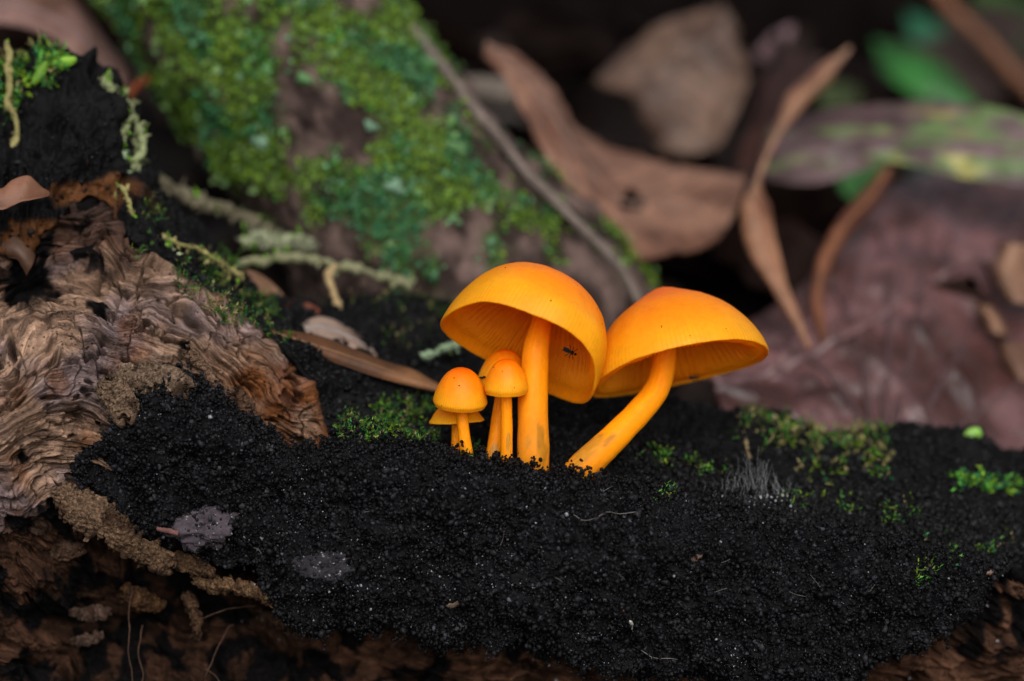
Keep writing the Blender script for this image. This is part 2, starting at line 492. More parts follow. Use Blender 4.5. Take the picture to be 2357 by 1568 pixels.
# ragged lip and crest
gA = gA + UP * ((fbm(np.stack([xx / 20, np.zeros_like(xx), np.zeros_like(xx)], -1), 1.5, 4, 0.6) * 0.9 + 1.3 * fbm(np.stack([xx / 20, np.zeros_like(xx), np.zeros_like(xx) + 7], -1), 6.0, 2)) * np.exp(-((S - 1) / 0.15) ** 2))[..., None]
nA = face_cam(grid_normals(gA), gA)
colA = lin(19, 19, 21)[None, None] * (0.75 + 0.35 * fbm(G, 5, 3)[..., None] + 0.3 * (fbm(G, 0.8, 2, off=8)[..., None] > 0.25))
crust = put("charcoal_crust", gA.reshape(-1, 3), M_CHAR, log, quads=grid_quads(len(s), nu), col=np.clip(colA, 0.003, 1).reshape(-1, 3))

# --- C: charred top of the log behind the crust, with the tall burnt knob at its left end
stx = np.array([-260, -120, 0, 60, 120, 190, 250, 320, 430, 560, 680, 800, 1000, 1200, 1400, 1550, 1700, 2000, 2230, 2357, 2600], float)
back = np.array([(-260, 240, 16), (-120, 190, 20), (0, 190, 22), (60, 160, 22), (120, 138, 21), (190, 150, 22), (250, 200, 23), (320, 340, 24), (440, 490, 25), (565, 610, 25), (680, 690, 28), (800, 705, 31),
                 (1000, 700, 34), (1200, 770, 34), (1400, 850, 30), (1550, 893, 26), (1700, 928, 28), (2000, 985, 30), (2230, 982, 30), (2357, 1045, 31), (2600, 1150, 31)], float)
front = np.array([(-260, 620, 0), (-120, 600, 4), (0, 580, 8), (60, 570, 9), (120, 520, 10), (180, 470, 11), (235, 455, 12), (290, 540, 11.5), (390, 612, 10.5), (500, 690, 10), (620, 770, 9.5), (710, 880, 9),
                  (790, 1040, 8), (1100, 1085, 8), (1300, 1115, 7), (1500, 1150, 7), (1650, 1195, 7), (1950, 1265, 7.5), (2200, 1312, 9), (2350, 1330, 10), (2600, 1390, 10)], float)
nu2, nv2 = 560, 200
k2 = np.linspace(0, len(stx) - 1, nu2)
bk = np.stack([smooth_interp(k2, np.arange(len(stx)), back[:, j]) for j in range(3)], 1)
fr = np.stack([smooth_interp(k2, np.arange(len(stx)), front[:, j]) for j in range(3)], 1)
s2 = np.r_[np.linspace(-0.25, 0, 20, endpoint=False), np.linspace(0, 1, 130), np.linspace(1, 2, 51)[1:]]
S2 = s2[:, None] + 0 * k2[None]
f2 = np.clip(S2, 0, 1)[..., None]
bs = fr[None] * (1 - f2) + bk[None] * f2
xx2, yy2, ww2 = bs[..., 0].copy(), bs[..., 1].copy(), bs[..., 2].copy()
ww2 -= 3.5 * np.sin(np.pi * np.clip(S2, 0, 1))
tk = np.clip(-S2 / 0.25, 0, 1); yy2 += 22 * tk; ww2 += 9 * tk
G2 = P(xx2, yy2, ww2)
dn = np.clip(S2 - 1, 0, 1)
drop = np.maximum(G2[..., 2] + 46, 10)
G2[..., 2] -= dn ** 1.6 * drop
G2[..., 1] += 10 * np.sin(dn * np.pi / 2)
N2 = face_cam(grid_normals(G2[:150]), G2[:150])
N2 = grid_normals(G2); N2 *= np.sign((N2[80] * (CAM - G2[80])).sum(-1).mean())
d2 = 1.3 * ridged(G2 * np.array([1.6, 1, 0.7]), 5.5, 3, off=14) * sstep(380, 280, xx2) + 2.0 * fbm(G2, 14, 3, off=2) + 0.9 * fbm(G2, 4, 3, off=4) + 0.35 * ridged(G2, 1.3, 2, off=6) - 0.5
gC = G2 + N2 * (d2 * sstep(-0.2, 0.15, S2))[..., None]
nC = grid_normals(gC); nC *= np.sign((nC[80] * (CAM - gC[80])).sum(-1).mean())
tC = fbm(gC, 6, 3, off=11)
colC = lin(19, 19, 20)[None, None] * (0.85 + 0.5 * tC[..., None])
# bare brown wood where the knob's char has flaked away
brown = sstep(0.0, 0.5, fbm(gC, 7, 3, off=21) + 0.9 * np.exp(-(((xx2 - 205) / 60) ** 2 + ((yy2 - 440) / 60) ** 2)) - 0.35) * sstep(420, 260, xx2) * sstep(330, 400, yy2)
colC = colC * (1 - brown[..., None]) + lin(88, 56, 33) * brown[..., None]
put("charred_top", gC.reshape(-1, 3), M_CHAR, log, quads=grid_quads(len(s2), nu2), col=np.clip(colC, 0.003, 1).reshape(-1, 3))

# --- B: pale rotten wood: the weathered face at the left, running on beneath the crust
yt_x = [-260, 0, 110, 180, 235, 290, 390, 500, 620, 700, 745, 790, 1000, 1230, 1500, 1900, 2200, 2357, 2650]
yt_y = [560, 540, 480, 440, 440, 530, 605, 682, 762, 860, 955, 1075, 1100, 1140, 1200, 1280, 1300, 1310, 1370]
ctl = [(-260, 600, -4), (0, 560, 6), (110, 480, 10), (180, 450, 10.5), (235, 440, 11), (290, 530, 9.5), (390, 605, 8.5), (500, 682, 8), (620, 762, 8), (700, 860, 8), (745, 955, 7.5), (800, 1080, 8),
       (80, 660, 13), (20, 660, 12), (170, 600, 9), (200, 720, 4), (60, 790, 0), (0, 900, -3), (-260, 900, -8), (150, 900, -1), (300, 800, 2), (400, 750, 4), (300, 950, 1), (450, 900, 4), (550, 900, 5), (620, 1000, 6.5),
       (100, 1050, -3), (0, 1100, -4), (-260, 1150, -8), (200, 1060, 1), (350, 1100, 6), (500, 1150, 8), (100, 1180, 0), (0, 1250, 1), (200, 1260, 11), (100, 1330, 8), (0, 1380, 7), (-260, 1350, 0), (400, 1350, 17), (250, 1450, 17),
       (100, 1500, 14), (-260, 1600, 6), (300, 1640, 10), (600, 1400, 18), (700, 1500, 18), (600, 1640, 12), (1000, 1250, 7), (1500, 1330, 7), (2000, 1380, 8), (2200, 1320, 8.5), (2357, 1320, 10), (2357, 1400, 12), (2650, 1380, 10), (2650, 1450, 12),
       (1000, 1500, 14), (1000, 1650, 12), (1500, 1560, 14), (1500, 1680, 12), (2000, 1520, 14), (2000, 1680, 12), (2400, 1500, 16), (2400, 1680, 14), (2650, 1680, 14), (150, 1700, 8), (-260, 1750, 6), (-260, 2000, 6), (300, 2000, 10), (1000, 2000, 12), (2000, 2000, 13), (2650, 2000, 13)]
fB = tps([c[:2] for c in ctl], [c[2] for c in ctl])
xb = np.r_[np.arange(-260, -20, 6), np.arange(-20, 790, 1.8), np.arange(790, 2650, 6)]
vb = np.linspace(0, 1, 680)
XB = xb[None] + 0 * vb[:, None]
yt = smooth_interp(xb, yt_x, yt_y)
YB = yt[None] + (1980 - yt[None]) * vb[:, None]
WB = fB(XB, YB)
lipb = sstep(0.04, 0.0, vb)[:, None]
WB = WB + 3.0 * lipb ** 2
# grain arches over: rising to the right on the left half, falling steeply on the right half
arch = np.where(XB < 300, 0.30 * (XB - 300), -0.85 * (XB - 300))
arch = -(np.sqrt((XB - 300) ** 2 + 90 ** 2) - 90) * np.where(XB < 300, 0.30, 0.85)
low = sstep(1120, 1300, YB)
arch = arch * (1 - low) + low * (0.55 * (XB - 300) * -1) * 0.6
q0 = np.stack([XB, YB, 0 * XB], -1)
wx = 58 * fbm(q0, 210, 2, off=1) + 13 * fbm(q0, 70, 2, off=7)
gacr = YB + arch * 1.0 + wx
galong = XB * 0.85 + 30 * fbm(q0, 130, 2, off=3)
# fibres, split ledges with undercut lips, pores and rotted pits
gq = np.stack([galong / 80, gacr / 13, 0 * XB], -1)
fine = fbm(gq, 1.0, 2, 0.6, off=2)
lw = gacr / 62 + 0.6 * fbm(np.stack([galong / 150, gacr / 80, 0 * XB + 5], -1), 1.0, 2, 0.5)
saw = lw - np.floor(lw)
saw = np.where(saw < 0.82, saw / 0.82, (1 - saw) / 0.18)
gate = sstep(-0.35, 0.35, fbm(np.stack([galong / 170, gacr / 90, 0 * XB + 15], -1), 1.0, 2))
lw2 = gacr / 25 + 0.6 * fbm(np.stack([galong / 60, gacr / 30, 0 * XB + 25], -1), 1.0, 2)
saw2 = lw2 - np.floor(lw2)
saw2 = np.where(saw2 < 0.75, saw2 / 0.75, (1 - saw2) / 0.25)
gate2 = sstep(-0.25, 0.3, fbm(np.stack([galong / 90, gacr / 45, 0 * XB + 35], -1), 1.0, 2))
terr = fbm(np.stack([galong / 230, gacr / 110, 0 * XB + 9], -1), 1.0, 3)
pore = fbm(q0, 11, 2, 0.6, off=31)
rough_ = fbm(q0, 40, 3, 0.5, off=61)
spong = np.exp(-(((XB - 340) / 110) ** 2 + ((YB - 880) / 60) ** 2)) + 0.35 + sstep(1120, 1200, YB) * 0.5
pits = sstep(0.30, 0.62, fbm(np.stack([galong / 55, gacr / 26, 0 * XB + 2], -1), 1.0, 3, off=13))
crack = sstep(0.06, 0.0, np.abs(fbm(np.stack([galong / 95, gacr / 120, 0 * XB + 55], -1), 1.0, 3, 0.55)))
dB = 0.36 * fine + 1.25 * saw * gate + 0.5 * saw2 * gate2 + 2.2 * terr - 2.8 * pits - 1.2 * crack + 0.30 * spong * pore + (0.4 + 0.9 * sstep(780, 900, XB)) * rough_ + 0.5 * sstep(780, 900, XB) * fbm(q0, 60, 3, off=95) + 1.6 * low * fbm(q0, 110, 4, 0.6, off=17)
amp = 0.3 + 0.7 * sstep(0.0, 0.03, vb)[:, None]
GB = P(XB, YB, WB)
NB = face_cam(grid_normals(GB), GB)
gB = GB + NB * (dB * amp)[..., None]
nB = face_cam(grid_normals(gB), gB)
mott = fbm(q0, 120, 4, off=23)
c_tan, c_mauve, c_orange, c_dark, c_deep = lin(166, 134, 112), lin(142, 122, 120), lin(120, 74, 42), lin(40, 31, 28), lin(62, 42, 31)
m1 = sstep(-0.3, 0.5, fbm(q0, 160, 3, off=41))[..., None]
colB = c_tan * (1 - m1) + c_mauve * m1
grainc = sstep(-0.5, 0.5, fbm(np.stack([galong / 120, gacr / 15, 0 * XB + 7], -1), 1.0, 2))[..., None]
colB = colB * (0.72 + 0.36 * grainc)
grime = sstep(0.05, 0.5, fbm(np.stack([galong / 85, gacr / 13, 0 * XB + 47], -1), 1.0, 2, 0.6) + 0.3 * fbm(q0, 140, 2, off=77))[..., None]
colB = colB * (1 - 0.75 * grime) + lin(70, 54, 47) * 0.75 * grime
right = sstep(430, 640, XB + 0.25 * (YB - 800)) * (1 - low)
mo = np.clip(0.55 * sstep(0.2, 0.75, mott) + 0.85 * right * sstep(-0.5, 0.3, mott), 0, 1)[..., None]
colB = colB * (1 - mo) + c_orange * mo
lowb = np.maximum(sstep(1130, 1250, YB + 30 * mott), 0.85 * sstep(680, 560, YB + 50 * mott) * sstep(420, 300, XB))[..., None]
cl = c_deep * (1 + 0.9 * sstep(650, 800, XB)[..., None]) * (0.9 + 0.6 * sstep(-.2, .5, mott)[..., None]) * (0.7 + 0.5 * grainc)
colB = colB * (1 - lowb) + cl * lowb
charred = sstep(0.02, 0.22, fbm(q0, 95, 4, off=51) + 0.42 * sstep(1230, 1320, YB) * sstep(950, 700, XB) - 0.22 - 0.3 * sstep(1300, 1100, YB))[..., None]
hollow = np.exp(-(((XB - 70) / 100) ** 2 + ((YB - 655) / 85) ** 2))
charred = np.maximum(charred, (sstep(0.12, 0.3, fbm(q0, 60, 4, off=71)) * sstep(720, 600, YB) * sstep(330, 220, XB))[..., None])
charred = np.maximum(charred, (sstep(2120, 2260, XB) * sstep(1520, 1440, YB + 60 * mott) * sstep(-0.35, 0.0, fbm(q0, 70, 3, off=73)))[..., None])  # paints in the darkness past the right end of the crust
charred = np.maximum(charred, sstep(0.35, 0.7, hollow + 0.25 * fbm(q0, 45, 3, off=83))[..., None])  # turns the hollow near black
charred = np.maximum(charred, sstep(30, 0, YB - yt[None] + 16 * mott)[..., None] * 0.9)
colB = colB * (1 - charred) + lin(15, 13, 13) * charred
put("rotten_wood", gB.reshape(-1, 3), M_WOODG, log, quads=grid_quads(len(vb), len(xb)), attrs={"along": galong / 45, "across": gacr / 6.5}, col=np.clip(colB, 0.004, 1).reshape(-1, 3))

zadd(gA[50:300], nA[50:300]); zadd(gC[20:150], nC[20:150]); zadd(gB[6:], nB[6:])

# the log's hidden bulk, so that it is a solid thing from every side
hx = np.linspace(-75, 78, 60)
th = np.linspace(0, 2 * np.pi, 40, endpoint=False)
HX, TH = np.meshgrid(hx, th, indexing='ij')
hv = np.stack([HX, 27 + 7 * np.cos(TH), -34 + (9 - 0.02 * HX) * np.sin(TH)], -1)
hv += 0.8 * fbm(hv, 8, 3)[..., None] * np.stack([0 * TH, np.cos(TH), np.sin(TH)], -1)
put("log_core", hv.reshape(-1, 3), M_WOOD, log, quads=grid_quads(60, 40, wrap=True), col=c_deep * 0.7)

# --- crumbs of charcoal all over crust and top
def sample_grid(G, N, n, wt=None):
    a, b, c = G[:-1, :-1], G[1:, :-1], G[:-1, 1:]
    ar = np.linalg.norm(np.cross(b - a, c - a), axis=2)
    if wt is not None: ar = ar * wt[:-1, :-1]
    p = (ar / ar.sum()).ravel()
    i = rng.choice(len(p), n, p=p)
    r, cidx = np.divmod(i, ar.shape[1])
    f, g = rng.random((2, n, 1))
    pos = G[r, cidx] + f * (G[r + 1, cidx] - G[r, cidx]) + g * (G[r, cidx + 1] - G[r, cidx])
    return pos, N[r, cidx]

parts = []
p, n = sample_grid(gA[20:], nA[20:], 42000)
R = np.exp(rng.normal(math.log(0.145), 0.5, len(p))).clip(0.05, 0.30)
cc = lin(21, 21, 24)[None] * np.exp(rng.normal(0, 0.75, (len(p), 1)))
parts.append(lumps(p + n * (R * rng.uniform(-0.2, 1.1, len(R)))[:, None], R, 0.55, 0.45, cc))
# clumps of crumbs, larger and raised
pc, ncl = sample_grid(gA[40:], nA[40:], 900)
k_ = 9
ctr = np.repeat(pc + ncl * 0.25, k_, 0) + rng.normal(0, 0.38, (900 * k_, 3)) + np.repeat(ncl, k_, 0) * rng.uniform(0, 0.45, (900 * k_, 1))
R = np.exp(rng.normal(math.log(0.2), 0.4, len(ctr))).clip(0.08, 0.42)
parts.append(lumps(ctr, R, 0.55, 0.45, np.repeat(lin(22, 22, 24)[None] * np.exp(rng.normal(0, 0.5, (900, 1))), k_, 0)))
# little stalks and clusters standing up along the crest and lip
r0 = rng.integers(40, 75, 700); c0 = rng.integers(60, nu - 5, 700)
r1 = rng.integers(285, 325, 500); c1 = rng.integers(60, nu - 60, 500)
sp, sn = np.r_[gA[r0, c0], gA[r1, c1]], np.r_[nA[r0, c0], nA[r1, c1]]
for i in range(4):
    j = rng.normal(0, 0.22, sp.shape)
    dirv = np.where((np.arange(len(sp)) < 700)[:, None], 0.35 * sn + np.array([0, 0, 0.75]), 0.6 * sn + np.array([0, 0, -0.45]))
    keep = rng.random(len(sp)) < (1 - 0.22 * i)
    sp = sp + 0.34 * dirv + j * 0.8
    R = rng.uniform(0.13, 0.3, len(sp))
    parts.append(lumps(sp[keep], R[keep], 0.4, 0.3, np.repeat(lin(21, 21, 23)[None], keep.sum(), 0) * np.exp(rng.normal(0, .4, (keep.sum(), 1)))))
for i in range(60):
    px = random.choice([random.uniform(1000, 1100), random.uniform(1115, 1290), random.uniform(1130, 1200), random.uniform(1300, 1380), random.uniform(760, 1400)])
    py = np.interp(px, [760, 872, 1000, 1120, 1230, 1370, 1400], [1012, 1004, 1040, 1060, 1082, 1118, 1122]) + random.uniform(2, 14)
    b_, n_ = hit(px, py)
    nn_ = random.randint(3, 7)
    dv = np.array([random.gauss(0, .25), random.gauss(-0.1, .2), 1.0])
    cs_ = b_ + np.cumsum(dv * 0.2 + rng.normal(0, 0.07, (nn_, 3)), axis=0)
    parts.append(lumps(cs_, rng.uniform(0.11, 0.24, nn_), 0.5, 0.4, np.repeat(lin(20, 20, 22)[None], nn_, 0)))
V, q, t, c = join(parts)
o = put("charcoal_crumbs", V, M_CRUMB, log, tris=t, col=c, smooth=False); o["kind"] = "stuff"
wt = sstep(-0.05, 0.05, S2) * sstep(1.25, 1.1, S2) * (0.12 + 0.88 * sstep(300, 480, xx2)) * (1 + 3.0 * sstep(1250, 1450, xx2) * sstep(0.6, 0.2, S2))
p, n = sample_grid(gC, nC, 19000, wt)
R = np.exp(rng.normal(math.log(0.19), 0.45, len(p))).clip(0.08, 0.45)
V, q, t, c = lumps(p + n * (R * 0.3)[:, None], R, 0.55, 0.45, lin(20, 20, 21)[None] * np.exp(rng.normal(0, 0.6, (len(p), 1))))
o = put("charred_crumbs", V, M_CRUMB, log, tris=t, col=c, smooth=False); o["kind"] = "stuff"

# ------------------------------------------------------------------ mushrooms
C1 = lambda x, y: ((1000 + x / 2.481) * 0.9428, (600 + y / 2.481) * 0.9428)     # reading of an enlarged view
def cam_vec(rx, uy, az):
    v = rx * RT + uy * UP + az * AX
    return v / np.linalg.norm(v)

O_RIM, O_MID, O_APEX = np.array([1.0, 0.43, 0.010]), np.array([1.0, 0.285, 0.003]), np.array([0.95, 0.17, 0.002])  # own orange ramp, contrast raised to paint a brighter rim band and darker top
def mushroom(label, c, w, R, H, lean, tilt, pa, pb, lift, umbo, stem_pts, stem_r, ngill=110, seed=0, rimdroop=0.0, flare=0.0, incurve=0.0,  ripple=0.02, scuffs=(), specks=()):
    """c: picture point of the centre of the cap's rim plane; lean: sideways direction of the apex; tilt: apex leans away by this angle"""
    n = cam_vec(lean[0] * math.cos(tilt), lean[1] * math.cos(tilt), math.sin(tilt))
    e2 = -AX - np.dot(-AX, n) * n; e2 /= np.linalg.norm(e2)      # towards the viewer
    e1 = np.cross(e2, n)
    O = P(*c, w); R, H = R * (DIST + w) / DIST, H * (DIST + w) / DIST
    foot = P(stem_pts[-1][0], stem_pts[-1][1], stem_pts[-1][2])
    root = thing("mushroom", label, "mushroom", foot, "orange mushrooms on the burnt log")
    nph, nt = 240, 64
    ph = np.linspace(0, 2 * np.pi, nph, endpoint=False)
    t = np.linspace(0, 1, nt)
    Tt, PH = np.meshgrid(t, ph, indexing='ij')
    def dome(Tt, PH, R, H):
        fr_ = sstep(-0.2, 0.3, np.cos(PH))
        hr = lift * R * (np.cos(PH) ** 2 * (1 - fr_) + 1.3 * (1 - np.sin(PH) ** 4) * fr_) + rimdroop * R * np.clip(np.cos(PH + math.radians(48)), 0, 1) ** 3
        th = Tt * (np.pi / 2)
        rho = R * np.sin(th) ** (2 / pa); h = H * np.cos(th) ** (2 / pb)
        # end the dome at the rim height
        h = np.where(Tt > 0.55, h * (1 - sstep(0.55, 1, Tt)) + (hr + (H * np.cos(th) ** (2 / pb)) * 1.0) * sstep(0.55, 1, Tt), h)
        h = h + umbo * H * np.exp(-(Tt / 0.13) ** 2)
        rho = rho + flare * R * sstep(0.75, 1.0, Tt) ** 1.5 - incurve * R * sstep(0.86, 1.0, Tt) ** 1.5
        return rho, h
    rho, h = dome(Tt, PH, R, H)
    irr = 1 + ripple * fbm(np.stack([np.cos(PH) * 1.3, np.sin(PH) * 1.3, Tt * 1.2 + seed], -1), 1.0, 2)
    rho = rho * irr
    outer = O + rho[..., None] * (np.cos(PH)[..., None] * e2 + np.sin(PH)[..., None] * e1) + h[..., None] * n
    outer += 0.05 * fbm(outer, 1.6, 3, off=seed)[..., None] * n
    stri = np.cos(PH * ngill) * 0.018 * sstep(0.5, 0.95, Tt)
    outer += stri[..., None] * (np.cos(PH)[..., None] * e2 + np.sin(PH)[..., None] * e1)
    # rolled lip that turns under to meet the gills
    ud = outer[-1] - O; ud = ud - (ud @ n)[:, None] * n; ud /= np.linalg.norm(ud, axis=1)[:, None]
    lr = 0.10 + 0.006 * R
    lip1, lip2, lip3 = outer[-1] - n * lr * 0.8 - ud * lr * 0.3, outer[-1] - n * lr - ud * lr * 1.1, outer[-1] - ud * lr * 2.2 + n * lr * 0.1
    V = np.vstack([outer.reshape(-1, 3), lip1, lip2, lip3])
    tt = np.r_[Tt.ravel(), np.ones(3 * nph)]
    pp = np.r_[PH.ravel(), ph, ph, ph]
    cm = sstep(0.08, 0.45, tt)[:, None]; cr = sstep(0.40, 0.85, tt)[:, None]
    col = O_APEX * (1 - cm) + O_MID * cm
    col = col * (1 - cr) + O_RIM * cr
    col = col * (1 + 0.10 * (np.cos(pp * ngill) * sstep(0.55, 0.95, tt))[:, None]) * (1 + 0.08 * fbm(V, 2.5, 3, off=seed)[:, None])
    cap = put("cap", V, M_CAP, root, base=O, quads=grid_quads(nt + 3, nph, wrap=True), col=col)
    for sx, sy in specks:      # specks of soot stuck to the skin
        x_, y_, w_ = to_px(V); kf = np.argmin((x_ - sx) ** 2 + (y_ - sy) ** 2 + 40 * (w_ - w_.min()))
        sv, sq_, st_, sc_ = lumps(V[kf][None] - AX * 0.02, np.array([rng.uniform(0.05, 0.10)]), 0.4, 0.5)
        put("soot_speck", sv, M_BUG, root, tris=st_)
    # gills: one pleated surface of blades from the rim towards the stem
    ns = ngill * 6
    pg = np.linspace(0, 2 * np.pi, ns, endpoint=False)
    tg = np.linspace(1.0, 0.10, 40)
    Tg, PG = np.meshgrid(tg, pg, indexing='ij')
    rg, hg = dome(Tg, PG, R, H)
    irr_g = 1 + ripple * fbm(np.stack([np.cos(PG) * 1.3, np.sin(PG) * 1.3, Tg * 1.2 + seed], -1), 1.0, 2)
    wav = 0.012 * fbm(np.stack([np.cos(PG) * 9, np.sin(PG) * 9, Tg * 2 + seed * 5], -1), 1.0, 2) * (1 - Tg)
    PGw = PG + wav * 2.5
    blade = (0.5 + 0.5 * np.cos(PG * ngill)) ** 0.8
    second = np.where((np.floor(PG * ngill / (2 * np.pi) + 0.5) % 2) < 1, 1.0, sstep(0.55, 0.8, Tg))
    dep = (0.04 + 0.085 * np.sin(np.pi * np.clip((1 - Tg) / 0.9, 0, 1)) ** 0.7) * R
    th_g = np.minimum(0.10 * R, 0.22 + 0.08 * R * (1 - Tg) * 4)
    fold = 0.03 * R * fbm(np.stack([np.cos(PG) * 3.2, np.sin(PG) * 3.2, Tg + seed], -1), 1.0, 2) * (1 - Tg) * 2
    th_g = th_g * sstep(1.0, 0.85, Tg)
    hgg = hg - th_g - dep * (0.35 + 0.65 * blade * second) * sstep(0.995, 0.68, Tg) - fold
    rgg = rg * irr_g * (1 - th_g / R * sstep(1.0, 0.9, Tg)) - lr * 1.8 * sstep(0.8, 1.0, Tg) - 0.02 * R * sstep(1.0, 0.8, Tg)
    gl = O + np.maximum(rgg, 0.06 * R)[..., None] * (np.cos(PGw)[..., None] * e2 + np.sin(PGw)[..., None] * e1) + hgg[..., None] * n
    cg = np.array([1.0, 0.40, 0.008]) * (0.92 + 0.12 * blade[..., None])
    put("gills", gl.reshape(-1, 3), M_GILL, cap, quads=grid_quads(40, ns, wrap=True), col=cg.reshape(-1, 3))
    # stem
    sp = np.array(stem_pts, float)
    path = spline(np.vstack([P(sp[:, 0], sp[:, 1], sp[:, 2])]), 70)
    top = O + n * (H * 0.72)
    path = spline(np.vstack([top, P(sp[:, 0], sp[:, 1], sp[:, 2])]), 90)
    path = path + 0.10 * np.stack([fbm(path, 7, 2, off=seed + 3), 0 * path[:, 0], 0 * path[:, 0]], 1)
    kr = np.linspace(0, 1, 90)
    rad = smooth_interp(kr, np.linspace(0, 1, len(stem_r)), np.array(stem_r) / 2.481 * 0.9428 * PXS * (DIST + w) / DIST)
    V, q, tr = tube(path, rad, 36, True, 0.035, seed)
    nn = 90 * 36
    ang = np.tile(np.linspace(0, 2 * np.pi, 36, endpoint=False), 90)
    cs = np.array([0.90, 0.285, 0.004]) * (0.95 + 0.10 * fbm(np.stack([np.cos(ang) * 3, np.sin(ang) * 3, np.repeat(kr, 36) * 3 + seed], 1), 1, 2)[:, None] + 0.07 * fbm(np.stack([np.cos(ang) * 7, np.sin(ang) * 7, np.repeat(kr, 36) * 4 + seed], 1), 1, 2)[:, None])
    lowc = sstep(0.72, 1.0, np.repeat(kr, 36))[:, None]
    cs = cs * (1 - lowc * 0.6) + np.array([0.52, 0.20, 0.02]) * lowc * 0.6
    for (sx, sy, rx, ry, rot, col2) in scuffs:      # bruised, rubbed patches near the foot
        x, y, ww_ = to_px(V[:nn])
        dx, dy = x - sx, y - sy
        a = dx * math.cos(rot) + dy * math.sin(rot); b = -dx * math.sin(rot) + dy * math.cos(rot)
        nrm = ((V[:nn] - np.repeat(path, 36, axis=0)) @ AX) < 0.2
        streak = fbm(np.stack([a / 30, b / 3.0, 0 * a + seed], 1), 1.0, 2)
        m = (sstep(1.15, 0.75, np.sqrt((a / rx) ** 2 + (b / ry) ** 2) + 0.25 * streak) * nrm)[:, None]
        m = m * 0.75
        cs = cs * (1 - m) + np.array(col2) * (1 + 0.35 * streak[:, None]) * m
    cs = np.vstack([cs, cs[:1], cs[-1:]])
    put("stem", V, M_STEM, root, quads=q, tris=tr, col=cs)
    return root, O, n, e1, e2

k1 = PXS * 0.9428 / 2.481
def SP(l): return [(*C1(x, y), w) for x, y, w in l]
OLIVE, PALE = (0.30, 0.135, 0.010), (0.42, 0.24, 0.085)
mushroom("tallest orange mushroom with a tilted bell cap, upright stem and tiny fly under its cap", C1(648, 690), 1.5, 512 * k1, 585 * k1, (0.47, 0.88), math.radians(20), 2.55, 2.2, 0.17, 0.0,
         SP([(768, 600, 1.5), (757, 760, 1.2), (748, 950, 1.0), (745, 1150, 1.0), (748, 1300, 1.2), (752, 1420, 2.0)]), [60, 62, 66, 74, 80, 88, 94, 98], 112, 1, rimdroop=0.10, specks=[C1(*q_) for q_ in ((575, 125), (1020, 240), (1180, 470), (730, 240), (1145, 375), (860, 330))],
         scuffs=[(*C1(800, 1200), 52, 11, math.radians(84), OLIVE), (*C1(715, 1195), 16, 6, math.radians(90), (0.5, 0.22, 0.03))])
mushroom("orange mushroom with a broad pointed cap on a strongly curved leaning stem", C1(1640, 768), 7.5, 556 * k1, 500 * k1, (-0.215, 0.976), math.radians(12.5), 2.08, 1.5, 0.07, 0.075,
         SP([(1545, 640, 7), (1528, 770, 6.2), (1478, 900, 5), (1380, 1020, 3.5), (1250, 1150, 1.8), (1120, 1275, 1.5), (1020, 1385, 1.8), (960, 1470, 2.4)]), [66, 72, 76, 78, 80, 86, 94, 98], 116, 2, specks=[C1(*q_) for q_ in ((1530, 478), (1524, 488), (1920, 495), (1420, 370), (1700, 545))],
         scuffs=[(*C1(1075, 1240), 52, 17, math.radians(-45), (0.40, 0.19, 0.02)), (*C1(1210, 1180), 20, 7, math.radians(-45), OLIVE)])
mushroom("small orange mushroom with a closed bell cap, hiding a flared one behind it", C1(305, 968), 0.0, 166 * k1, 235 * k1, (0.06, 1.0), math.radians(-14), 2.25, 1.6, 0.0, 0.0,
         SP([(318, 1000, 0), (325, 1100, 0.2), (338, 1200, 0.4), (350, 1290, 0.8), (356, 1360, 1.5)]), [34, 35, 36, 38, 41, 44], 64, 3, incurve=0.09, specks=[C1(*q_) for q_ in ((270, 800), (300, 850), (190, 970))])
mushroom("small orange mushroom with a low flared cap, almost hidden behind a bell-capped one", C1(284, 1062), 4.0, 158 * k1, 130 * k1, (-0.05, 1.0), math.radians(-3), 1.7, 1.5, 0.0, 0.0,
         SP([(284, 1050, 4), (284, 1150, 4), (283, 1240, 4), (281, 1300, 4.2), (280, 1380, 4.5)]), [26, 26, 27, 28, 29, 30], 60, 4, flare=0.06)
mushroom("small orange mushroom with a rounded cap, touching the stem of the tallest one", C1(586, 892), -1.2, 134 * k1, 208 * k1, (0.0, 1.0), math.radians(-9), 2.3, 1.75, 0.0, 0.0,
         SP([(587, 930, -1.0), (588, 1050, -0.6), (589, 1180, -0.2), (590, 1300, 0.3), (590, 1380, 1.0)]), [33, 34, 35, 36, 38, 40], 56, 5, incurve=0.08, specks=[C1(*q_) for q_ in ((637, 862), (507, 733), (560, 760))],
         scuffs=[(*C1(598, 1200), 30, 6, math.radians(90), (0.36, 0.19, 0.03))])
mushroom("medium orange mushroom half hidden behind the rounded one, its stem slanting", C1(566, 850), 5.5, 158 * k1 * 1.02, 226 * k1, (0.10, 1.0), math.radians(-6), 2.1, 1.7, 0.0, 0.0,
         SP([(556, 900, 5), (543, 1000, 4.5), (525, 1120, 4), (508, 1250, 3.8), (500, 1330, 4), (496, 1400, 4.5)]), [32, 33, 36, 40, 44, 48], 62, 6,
         scuffs=[(*C1(512, 1260), 26, 9, math.radians(95), (0.5, 0.28, 0.08))])

